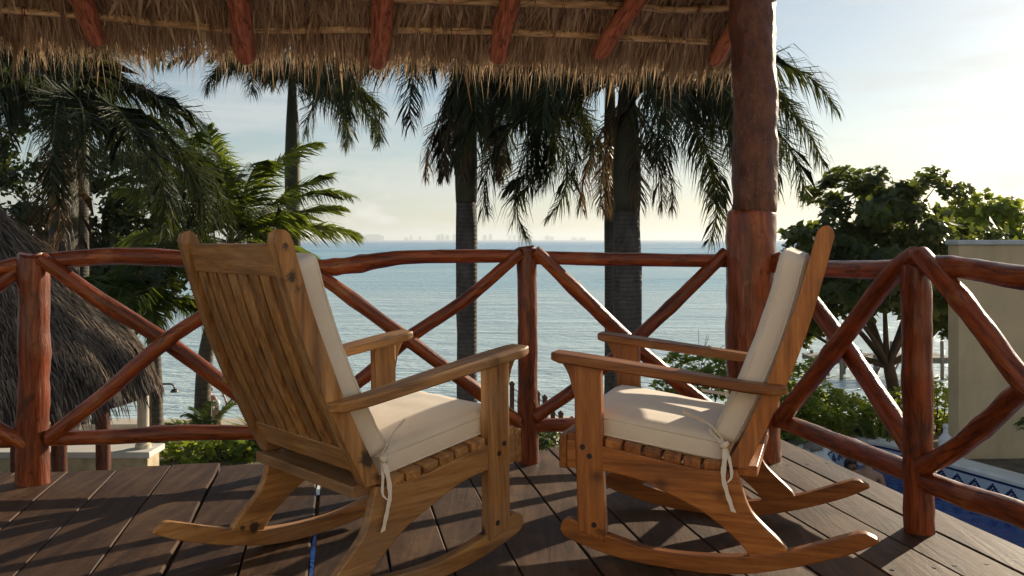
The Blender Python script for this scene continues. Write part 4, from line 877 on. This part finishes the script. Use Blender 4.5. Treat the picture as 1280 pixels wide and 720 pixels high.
# ------------------------------------------------------------------ thatched hut with low wall
def hut():
    c = Vector((-6.32, 10.0, 0)); ze, za, rad = -.80, 1.62, 2.15
    root = empty('thatched_hut', (c.x, c.y, TERR)); tag(root, 'round hut with a steep grey weathered thatch roof beside the deck', 'hut'); org = root.location
    PZ = [1.95, 1.6, 1.217, .757, .26, -.087, -.40, -.70]; PRr = [.02, .39, .74, 1.22, 1.66, 1.98, 2.19, 2.31]; rad = 2.31; ze = -.70; za = 1.95
    mb = MB(); n = 40; rings = [[((r - .02 if r > .1 else .01) * math.cos(a), (r - .02 if r > .1 else .01) * math.sin(a), z - .03 - TERR) for a in np.linspace(0, 2 * math.pi, n + 1)[:-1]] for z, r in zip(PZ, PRr)]
    mb.loft(rings); obj('thatch_core', mb.me('thatch_core'), simple('dark_packed_thatch', (.05, .04, .034), .95, .4, 20, .6), root, smooth=180)
    N = 34000; a = rng.uniform(0, 6.283, N); f = np.sqrt(rng.random(N)) * .99; row = np.round(f * 16) / 16 + rng.normal(0, .014, N); f = np.where(rng.random(N) < .6, np.clip(row, 0, .995), f)
    er = np.stack([np.cos(a), np.sin(a), 0 * a], 1); et = np.stack([-np.sin(a), np.cos(a), 0 * a], 1)
    r_ = f * rad; z_ = np.interp(r_, PRr, PZ); dzdr = (np.interp(r_ + .05, PRr + [2.45], PZ + [-1.1]) - z_) / .05; lump = .03 * np.sin(a * 9 + f * 7) + .02 * np.sin(a * 23 + f * 3)
    sl = norm(er + np.array([0, 0, 1.]) * dzdr[:, None]); nrm = norm(er * (-dzdr)[:, None] + np.array([0, 0, 1.]))
    p = er * r_[:, None] + np.array([0, 0, 1.]) * (z_ - TERR)[:, None] + nrm * (rng.uniform(-.01, .05, N) + lump)[:, None]
    ln = rng.uniform(.12, .28, (N, 1)); d1 = norm(sl + et * rng.normal(0, .2, (N, 1)) + nrm * rng.uniform(.0, .08, (N, 1))); d2 = norm(d1 + et * rng.normal(0, .16, (N, 1)) - nrm * .05 - np.array([0, 0, 1.]) * np.where(f > .88, .6, .05)[:, None])
    B = blades(p, d1 * ln * .5, d2 * ln * .5, rng.uniform(.005, .013, N), norm(np.cross(d1, nrm) + nrm * rng.normal(0, .4, (N, 1))))
    rr = np.clip(rng.normal(.38, .25, N) + .18 * np.sin(a * 5 + f * 6) * np.sin(f * 14), 0, 1); tag(obj('thatch', fastmesh('thatch', B, 5, rr), GREYTH, root), kind='stuff')
    for i, (x, Y) in enumerate(((127, 10.2), (72, 9.6), (-20, 8.9), (20, 11.3))):
        p = px(x, 300, Y); log('hut_post', [Vector((p.x, p.y, TERR - .1)), Vector((p.x + .02, p.y, -1.6)), Vector((p.x, p.y, -.42))], .078, root, HUTPOST, 100 + i, .1)
    for i in range(10):
        t = i * .628; e = Vector((c.x + math.cos(t) * rad * .80, c.y + math.sin(t) * rad * .80, ze + .22)); log('hut_rafter', [Vector((c.x, c.y, za - .12)), e], .035, root, RAFT, 120 + i, .1, sides=8)
    # low plastered wall with a stone cap and a white column standing on it
    w = empty('low_wall', px(140, 300, 12).xy.to_3d() + Vector((0, 0, TERR))); tag(w, 'low cream wall with a white cap running under the hut roof', 'wall')
    wo_ = w.location; x1 = px(193, 300, 12).x; pl = simple('stained_cream_plaster', (.48, .40, .26), .85, .35, 4, .3)
    obj('wall', MB().box((-7.2 - wo_.x, 11.85 - wo_.y, -.1), (x1 - .03 - wo_.x, 12.25 - wo_.y, .60)).me('wall'), pl, w, bevel=.01)
    obj('cap', MB().box((-7.3 - wo_.x, 11.78 - wo_.y, .60), (x1 + .02 - wo_.x, 12.32 - wo_.y, .68)).me('cap'), simple('white_cap_stone', (.62, .61, .58), .7, .1), w, bevel=.012)
    cp = px(179, 300, 12.05); k = empty('column', (cp.x, cp.y, TERR + .68)); tag(k, 'round cream column standing on the low wall under the hut eave', 'column')
    prof = [(0, .10), (.05, .10), (.06, .075), (1.0, .07), (1.04, .09), (1.12, .09)]
    obj('shaft', MB().loft([[(r * math.cos(a), r * math.sin(a), z) for a in np.linspace(0, 6.283, 17)[:-1]] for z, r in prof[1:5]]).me('shaft'), simple('cream_column', (.58, .50, .38), .8, .15), k, smooth=40)
    obj('foot', MB().loft([[(r * math.cos(a), r * math.sin(a), z) for a in np.linspace(0, 6.283, 17)[:-1]] for z, r in ((-.005, .10), (.05, .10))]).me('foot'), bpy.data.materials['cream_column'], k, smooth=40)
hut()
def shower():
    p = px(188, 300, 14.5); root = empty('garden_shower', (p.x, p.y, ground_z(p.x, p.y) - .02)); tag(root, 'thin garden shower pipe with a drooping head beside the hut thatch', 'shower')
    zt = px(0, 480, 14.5).z - root.location.z; m = simple('dull_metal', (.12, .11, .10), .4, .2, 10, 0, .7)
    obj('pipe', MB().tube([(0, 0, 0), (0, 0, zt * .5), (0, 0, zt - .05), (.05, 0, zt), (.32, 0, zt), (.37, 0, zt - .03), (.38, 0, zt - .08)], .014, 8).me('pipe'), m, root, smooth=180)
    obj('shower_head', MB().loft([[(.38 + r * math.cos(a), r * math.sin(a), zt - z) for a in np.linspace(0, 6.283, 15)[:-1]] for z, r in ((.075, .025), (.095, .05), (.115, .065), (.13, .062))]).me('shower_head'), m, root, smooth=60)
shower()

# ------------------------------------------------------------------ plain wall by the pool, bottle ornament, stones
def right_wall():
    x0 = px(1198, 300, 14.3).x; root = empty('boundary_wall', (x0, 14.3, TERR)); tag(root, 'tall plain beige plastered wall with a pale cap beyond the pool', 'wall')
    zt = px(0, 306, 14.3).z - TERR; pl = simple('beige_plaster', (.62, .46, .27), .85, .14, 1.3, .15)
    nt = pl.node_tree; b = nt.nodes['Principled BSDF']; src = b.inputs['Base Color'].links[0].from_socket
    dr = noisetex(nt, 1, (2.6, 2.6, .8), 8, .7, dist=.5); c = mix(nt, ramp(nt, dr, [(.50, (0, 0, 0)), (.80, (.4, .4, .4))]), src, (.26, .20, .12)); nt.links.new(c, b.inputs['Base Color'])
    obj('wall', MB().box((0, 0, -.2), (6, .35, zt)).me('wall'), pl, root, bevel=.015)
    obj('cap', MB().box((-.03, -.04, zt), (6.03, .39, zt + .075)).me('cap'), simple('grey_white_cap', (.50, .52, .54), .7, .12), root, bevel=.012)
right_wall()
def bottle():
    p = px(1182, 300, 13.95); root = empty('bottle_ornament', (p.x, p.y, -2.292)); tag(root, 'white bottle-shaped ornament standing on the pool edge by the plain wall', 'ornament')
    prof = [(0, .085), (.012, .098), (.05, .102), (.20, .102), (.27, .098), (.315, .075), (.345, .048), (.37, .036), (.44, .034), (.45, .042), (.47, .042), (.49, .036), (.505, .03), (.508, .01)]
    wm = simple('matt_white_paint', (.66, .67, .68), .6, .06)
    obj('body', MB().loft([[(r * math.cos(a), r * math.sin(a), z) for a in np.linspace(0, 6.283, 25)[:-1]] for z, r in prof]).me('body'), wm, root, smooth=40)
    mb = MB()
    for z, h, k in ((.165, .012, 9), (.135, .008, 6)):
        for i in range(k):
            a = R(-90) + (i - (k - 1) / 2) * .11; t = (-math.sin(a), math.cos(a)); r = .1035
            x, y = r * math.cos(a), r * math.sin(a); mb.add([(x - t[0] * .004, y - t[1] * .004, z), (x + t[0] * .004, y + t[1] * .004, z), (x + t[0] * .004, y + t[1] * .004, z + h), (x - t[0] * .004, y - t[1] * .004, z + h)], [(0, 1, 2, 3)])
    obj('label_print', mb.me('label_print'), simple('dark_print', (.03, .03, .04), .7), root)
bottle()
def stones():
    sm = simple('grey_stone', (.16, .145, .125), .9, .4, 7, .6); k = 0; rg = random.Random(5)
    while k < 34:
        x = rg.uniform(3.2, 4.75); Y = rg.uniform(12.7, 15.8)
        if inside(x + .12, Y): continue
        r = rg.uniform(.06, .20); bm = bmesh.new(); bmesh.ops.create_icosphere(bm, subdivisions=2, radius=r)
        for v in bm.verts: v.co *= 1 + .35 * noise.noise(v.co * 6 + Vector((k, 0, 0))); v.co.z *= .65
        me = bpy.data.meshes.new('stone'); bm.to_mesh(me); bm.free(); o = obj('stone', me, sm, None, smooth=40); o.location = (x, Y, max(ground_z(x, Y), -2.29 if inside(x + .55, Y) or inside(x, Y - .5) else -9) + r * .3)
        tag(o, 'rough grey stone on the bank beside the pool', 'stone', 'stones on the bank'); k += 1
stones()

# ------------------------------------------------------------------ pier, fence posts, skyline
def pier():
    wd = simple('grey_pier_wood', (.20, .16, .12), .85, .3, 3); Y = 46.0; zt = px(0, 449, Y).z
    xa, xb = px(1018, 300, Y).x, px(1190, 300, Y).x
    root = empty('pier', (xa, Y, SEA)); tag(root, 'weathered wooden pier on pilings in the sea beyond the trees', 'pier')
    h = zt - SEA; L = xb - xa; xs = 0.0
    pm = MB().box((0, 0, h), (.33, 2.0, h + .06)).me('plank')
    i = 0
    while xs < L: o = obj('plank', pm, wd, root); o.location = (xs, 0, random.uniform(-.01, .01)); xs += .35; i += 1
    for y in (.1, 1.9): obj('beam', MB().box((0, y - .07, h - .22), (L, y + .07, h - .001)).me('beam'), wd, root)
    for k in range(8):
        for y in (.02, 1.98):
            x = .5 + k * (L - 1) / 7; tall = .9 if (k % 3 == 1) else .22
            obj('piling', MB().tube([(x, y, -.6), (x + .02, y, h * .6), (x, y, h + tall)], .09, 8, .1, k).me('piling'), wd, root, smooth=60)
        if k < 7:
            x2 = .5 + (k + .45) * (L - 1) / 7; obj('cross_brace', MB().tube([(.5 + k * (L - 1) / 7, .02, .15), (x2, .02, h - .15)], .05, 6).me('cross_brace'), wd, root, smooth=60)
pier()
def fence():
    wd = simple('brown_fence_paint', (.11, .042, .02), .7, .3, 6); rp = simple('pale_rope', (.45, .40, .32), .9, .1)
    root_p = px(700, 300, 22.5); root = empty('rope_fence', (root_p.x, 22.5, ground_z(root_p.x, 22.5))); tag(root, 'short brown pointed fence posts with sagging pale rope above the beach', 'fence'); o0 = root.location
    tops = []
    for i, (x, yt) in enumerate(((672, 488), (681, 493), (691, 505), (701, 513), (657, 483), (640, 476), (715, 520), (730, 526))):
        p = px(x, yt, 22.5); w = .055; zt = p.z - o0.z; x_ = p.x - o0.x; gz = ground_z(p.x, 22.5) - o0.z - .3
        mb = MB(); mb.loft([[(x_ - w * s, -w * s, z), (x_ + w * s, -w * s, z), (x_ + w * s, w * s, z), (x_ - w * s, w * s, z)] for z, s in ((gz, 1), (zt - .1, 1), (zt - .095, 1.25), (zt - .06, 1.25), (zt, .1))])
        obj('fence_post', mb.me('fence_post'), wd, root); tops.append((x_, zt))
    tops.sort()
    for (a, za_), (b_, zb_) in zip(tops, tops[1:]):
        for dz in (.16, .42): obj('rope', MB().tube([(a, 0, za_ - dz), ((a + b_) / 2, 0, (za_ + zb_) / 2 - dz - .05), (b_, 0, zb_ - dz)], .014, 6).me('rope'), rp, root, smooth=180)
fence()
def skyline():
    Y = 9000.0; cm = simple('pale_hotel_facade', (.55, .53, .50), .8, .12, .02); lm = simple('far_shore_vegetation', (.06, .08, .05), 1, .3, .01)
    V, F = [], []; xs = np.linspace(-5200, 2600, 90)
    for i, x in enumerate(xs):
        h = SEA + (6 + 5 * noise.noise(Vector((x * .003, 0, 2))) if x < 1500 else 6 * max(0, (2600 - x) / 1100)); V += [(x, Y, SEA - 1), (x, Y, max(SEA + .1, h)), (x, Y + 400, max(SEA + .1, h)), (x, Y + 400, SEA - 1)]
    for i in range(len(xs) - 1):
        b_ = 4 * i; F += [(b_, b_ + 4, b_ + 5, b_ + 1), (b_ + 1, b_ + 5, b_ + 6, b_ + 2)]
    tag(obj('far_shore', mesh('far_shore', V, F), lm), kind='structure')
    gm = simple('far_window_band', (.10, .13, .16), .3)
    def hotel(x, w, y, name, label):
        p = px(x, y, Y + 60); hh = p.z - SEA; ww = w / FPX * Y; o = empty(name, (p.x, Y + 60, SEA)); tag(o, label, 'building', 'distant hotel skyline')
        mb = MB(); mb.box((-ww / 2, 0, 0), (ww / 2, 30, hh)); 
        if ww > 25: mb.box((-ww * .2, 5, hh), (ww * .15, 20, hh + 5))
        else: mb.box((-ww * .3, 5, hh), (ww * .3, 20, hh + 4))
        obj('block', mb.me('block'), cm, o); b2 = MB(); k = 0; z = 8.0
        while z < hh - 4: b2.box((-ww / 2 + 2, -.6, z), (ww / 2 - 2, .2, z + 1.6)); z += 4.5
        if b2.V: obj('window_bands', b2.me('window_bands'), gm, o)
    far = 'tall pale hotel block in the dense cluster at the far end of the skyline'
    for x, w, y in ((442, 8, 293.5), (450, 6, 293), (456, 5, 294), (461, 6, 293), (467, 7, 293), (473, 6, 293), (478, 4, 295)): hotel(x, w, y, 'hotel_block', far)
    for x, w, y in ((508, 5, 297), (514, 3, 294.5), (525, 3, 295.5)): hotel(x, w, y, 'hotel_block', 'small lone hotel block between the dense cluster and the slim palm')
    for x, w, y in ((548, 5, 293.5), (553, 4, 292.5), (559, 5, 294), (568, 4, 293)): hotel(x, w, y, 'hotel_block', 'hotel block on the skyline beside the slim ringed palm trunk')
    for x, w, y in ((606, 5, 294), (613, 4, 293), (637, 3, 294), (643, 3, 293.5), (649, 3, 294), (655, 4, 293.5), (662, 6, 295)): hotel(x, w, y, 'hotel_tower', 'slim hotel tower in the row just past the slim palm trunk')
    for x, w, y in ((684, 6, 295), (690, 5, 296), (718, 7, 297), (728, 8, 297)): hotel(x, w, y, 'hotel_block', 'low hotel block at the thinning end of the skyline before the stout palm')
    for x, w, y in ((352, 7, 294), (338, 5, 295), (-30, 9, 292), (-60, 7, 293)): hotel(x, w, y, 'hotel_block', 'hotel block on the skyline hidden among the palm trunks')
skyline()

# ------------------------------------------------------------------ people
SKIN = simple('tanned_skin', (.36, .19, .12), .5, .1, 12); SKIN2 = simple('brown_skin', (.22, .11, .065), .5, .1, 12)
HAIR = simple('black_hair', (.012, .009, .008), .5, .3); 
def person(label, loc, rz, pose, skin, clothes, hair, hairless=False):
    """pose: dict of joints in metres; body grown as one skin over a skeleton, head shaped, hands with five fingers"""
    root = empty('person', loc); root.rotation_euler = (0, 0, rz); tag(root, label, 'person', None)
    J = pose; V = []; E = []; Rr = []
    def v(p, r): V.append(Vector(p)); Rr.append(r); return len(V) - 1
    pel = v(J['pelvis'], (.15, .115)); ab = v(Vector(J['pelvis']).lerp(Vector(J['chest']), .5), (.135, .10)); ch = v(J['chest'], (.165, .115)); nk0 = v(Vector(J['chest']).lerp(Vector(J['head']), .52), (.062, .06)); hd0 = v(Vector(J['chest']).lerp(Vector(J['head']), .74), (.06, .065))
    hd = v(J['head'], (.082, .098)); ht = v(Vector(J['head']) + (Vector(J['head']) - Vector(J['chest'])).normalized() * .085, (.062, .075))
    E += [(pel, ab), (ab, ch), (ch, nk0), (nk0, hd0), (hd0, hd), (hd, ht)]
    for s in 'lr':
        sh = v(J['sh_' + s], (.065, .06)); el = v(J['el_' + s], (.043, .043)); wr = v(J['wr_' + s], (.027, .025)); E += [(ch, sh), (sh, el), (el, wr)]
        d = (Vector(J['wr_' + s]) - Vector(J['el_' + s])).normalized(); sd = d.cross(Vector((0, 1, .3))).normalized(); pm = v(Vector(J['wr_' + s]) + d * .07, (.036, .017)); E.append((wr, pm))
        for k, (o_, ln) in enumerate(((-.030, .062), (-.011, .075), (.011, .08), (.031, .07))):
            a = v(Vector(J['wr_' + s]) + d * .085 + sd * o_, (.010, .010)); b_ = v(Vector(J['wr_' + s]) + d * (.085 + ln * .6) + sd * o_ * 1.15 + Vector((0, .008, 0)), (.009, .009)); c_ = v(Vector(J['wr_' + s]) + d * (.08 + ln) + sd * o_ * 1.2 + Vector((0, .024, 0)), (.008, .008)); E += [(pm, a), (a, b_), (b_, c_)]
        t1 = v(Vector(J['wr_' + s]) + d * .045 + sd * -.048, (.012, .012)); t2 = v(Vector(J['wr_' + s]) + d * .085 + sd * -.068, (.010, .010)); E += [(wr, t1), (t1, t2)]
        hp = v(Vector(J['pelvis']).lerp(Vector(J['kn_' + s]), .18) + Vector(((-.06 if s == 'l' else .06), 0, 0)), (.092, .092)); kn = v(J['kn_' + s], (.06, .06)); an = v(J['an_' + s], (.04, .04)); to = v(Vector(J['an_' + s]) + Vector(J.get('toe', (0, -.15, -.05))), (.042, .026)); E += [(pel, hp), (hp, kn), (kn, an), (an, to)]
    me = bpy.data.meshes.new('body'); me.from_pydata(V, E, []); o = obj('body', me, skin, root)
    sk = o.modifiers.new('skin', 'SKIN'); sk.use_smooth_shade = True
    for i, r in enumerate(Rr): me.skin_vertices[0].data[i].radius = r
    me.skin_vertices[0].data[0].use_root = True
    sb = o.modifiers.new('sub', 'SUBSURF'); sb.levels = 1; sb.render_levels = 1
    H = Vector(J['head']); upd = (Vector(J['head']) - Vector(J['chest'])).normalized()
    # face: nose, ears, eyes, mouth; facing local -y
    fm = MB(); fm.tube([H + Vector((0, -.085, .02)), H + Vector((0, -.108, -.02)), H + Vector((0, -.09, -.03))], [.008, .014, .008], 6)
    for s in (-1, 1): fm.tube([H + Vector((s * .078, .0, .03)), H + Vector((s * .09, .008, .0)), H + Vector((s * .08, 0, -.03))], [.01, .016, .009], 6)
    obj('nose_and_ears', fm.me('nose_and_ears'), skin, o, smooth=180)
    em = MB()
    for s in (-1, 1): em.tube([H + Vector((s * .03 - .012, -.088, .018)), H + Vector((s * .03 + .012, -.088, .018))], .008, 6)
    em.tube([H + Vector((-.022, -.089, -.052)), H + Vector((.022, -.089, -.052))], .006, 6); obj('eyes_and_mouth', em.me('eyes_and_mouth'), HAIR, o, smooth=180)
    bm = bmesh.new(); bmesh.ops.create_icosphere(bm, subdivisions=3, radius=1)
    for q in list(bm.verts):
        if q.co.z < -.55 or (q.co.y < -.35 and q.co.z < .35): bm.verts.remove(q)
    for q in bm.verts: q.co = Vector((q.co.x * .098, q.co.y * .115 + .008, q.co.z * .125 + .035)) * (1 + .06 * noise.noise(q.co * 5))
    hm = bpy.data.meshes.new('hair'); bm.to_mesh(hm); bm.free(); ho = obj('hair' if not hairless else 'cap', hm, hair, o, smooth=180); ho.location = H
    if clothes:
        for nm, mat, seq in clothes:
            mb = MB(); 
            for pts, rad in seq: mb.tube([J[p] if isinstance(p, str) else p for p in pts], rad, 12, .05)
            obj(nm, mb.me(nm), mat, root, smooth=180)
    return root
def stand(h=1.7, arm=0):
    k = h / 1.75; P = dict(pelvis=(0, 0, .95), chest=(0, .01, 1.33), head=(0, -.02, 1.63), sh_l=(-.19, 0, 1.42), sh_r=(.19, 0, 1.42), el_l=(-.25, .03, 1.13), el_r=(.25, .03, 1.13), wr_l=(-.27, -.06, .88), wr_r=(.27, -.06, .88), kn_l=(-.10, -.02, .50), kn_r=(.11, -.03, .50), an_l=(-.10, .02, .08), an_r=(.12, .02, .08))
    if arm: P.update(el_l=(-.30, -.08, 1.60), wr_l=(-.22, -.14, 1.84))
    return {a: tuple(c * k for c in b_) for a, b_ in P.items()}
def sit():
    return dict(pelvis=(0, 0, .16), chest=(0, .08, .54), head=(0, .04, .84), sh_l=(-.19, .08, .63), sh_r=(.19, .08, .63), el_l=(-.25, -.02, .40), el_r=(.25, -.02, .40), wr_l=(-.2, -.24, .36), wr_r=(.2, -.24, .36), kn_l=(-.12, -.40, .42), kn_r=(.12, -.40, .42), an_l=(-.12, -.52, .07), an_r=(.12, -.52, .07))
GREEN = simple('green_swimwear', (.03, .35, .04), .7, .1); NAVY = simple('navy_shorts', (.02, .03, .09), .8, .1); REDC = simple('red_shorts', (.35, .04, .03), .8, .1); WHITEC = simple('white_cap_cloth', (.7, .69, .66), .8, .06); DARKC = simple('dark_shirt', (.03, .03, .035), .85, .2)
def top_(mat, nm='swim_top'): return (nm, mat, [([(0, .01, 1.12), (0, .012, 1.22), (0, .01, 1.33), (0, .0, 1.40)], [.155, .17, .185, .16])])
def shorts(mat, nm='shorts'): return (nm, mat, [([(0, 0, .84), (0, 0, .92), (0, 0, 1.02)], [.165, .17, .15]), ([(-.06, 0, .88), (-.09, 0, .60)], [.105, .095]), ([(.06, 0, .88), (.10, 0, .60)], [.105, .095])])
p1 = px(1063, 584, 13.9); person('black-haired bather in a green top standing in the pool by the stones', (p1.x, p1.y, p1.z - 1.63), R(20), stand(1.75), SKIN2, [top_(GREEN)], HAIR)
p2 = px(1084, 574, 13.6); person('bare-backed bather in the pool with sunlit shoulder, next to the one in green', (p2.x, p2.y, p2.z - 1.63), R(150), stand(1.75), SKIN, [shorts(NAVY)], HAIR)
def beach(x, Y): p = px(x, 300, Y); return Vector((p.x, p.y, ground_z(p.x, p.y)))
person('beachgoer in a white cap and red shorts with one arm raised behind the cycad', beach(271, 27), R(200), stand(1.72, 1), SKIN, [shorts(REDC)], WHITEC, True)
person('beachgoer in dark shorts standing beside the coconut trunk', beach(262, 30), R(170), stand(1.78), SKIN, [shorts(NAVY)], HAIR)
def tsh(mat): return ('shirt', mat, [([(0, .02, .2), (0, .05, .36), (0, .08, .54), (0, .07, .62)], [.16, .17, .185, .16])])
def lounger(x, Y, rz, label, towel):
    p = beach(x, Y); root = empty('sun_lounger', p, rz); tag(root, label, 'lounger', 'beach loungers'); w = simple('pale_lounger_frame', (.55, .55, .53), .6, .1) if 'pale_lounger_frame' not in bpy.data.materials else bpy.data.materials['pale_lounger_frame']
    obj('bed', MB().prism([(-.9, .30), (.35, .30), (.95, .62), (.93, .67), (.33, .35), (-.9, .35)], -.3, .3).me('bed'), w, root, bevel=.01)
    for (a, c) in ((-.8, -.26), (-.8, .26), (.3, -.26), (.3, .26)): obj('leg', MB().tube([(a, c, -.02), (a, c, .31)], .02, 6).me('leg'), w, root)
    obj('towel', MB().prism([(-.6, .352), (.33, .352), (.85, .628), (.845, .64), (.325, .364), (-.6, .364)], -.27, .27).me('towel'), towel, root)
lounger(318, 27.5, R(70), 'beach lounger with a red towel beside the standing beachgoers', simple('red_towel', (.4, .06, .06), .9, .1))
lounger(336, 28.5, R(80), 'beach lounger with a blue towel half behind the tan chair', simple('blue_towel', (.05, .12, .35), .9, .1))
lounger(225, 28.5, R(60), 'beach lounger with a dark towel near the hut column', simple('dark_towel', (.03, .035, .05), .9, .1))
person('seated beachgoer in a dark shirt beside the hut thatch', beach(232, 27.5), R(180), sit(), SKIN2, [tsh(DARKC)], HAIR)
person('seated beachgoer in a red shirt near the dark towel lounger', beach(243, 28), R(150), sit(), SKIN, [tsh(REDC)], HAIR)

# ------------------------------------------------------------------ air
def haze():
    m = bpy.data.materials.new('haze_air'); m.use_nodes = True; nt = m.node_tree
    for n_ in list(nt.nodes): nt.nodes.remove(n_)
    out = nt.nodes.new('ShaderNodeOutputMaterial'); v = nt.nodes.new('ShaderNodeVolumePrincipled')
    v.inputs['Color'].default_value = (.84, .93, 1, 1); v.inputs['Density'].default_value = HAZE; v.inputs['Anisotropy'].default_value = .3
    nt.links.new(v.outputs[0], out.inputs['Volume'])
    o = obj('haze', MB().box((-16500, -200, SEA - 2.5), (16500, 16500, 95)).me('haze'), m); tag(o, kind='stuff')
HAZE = 1.6e-4
haze()
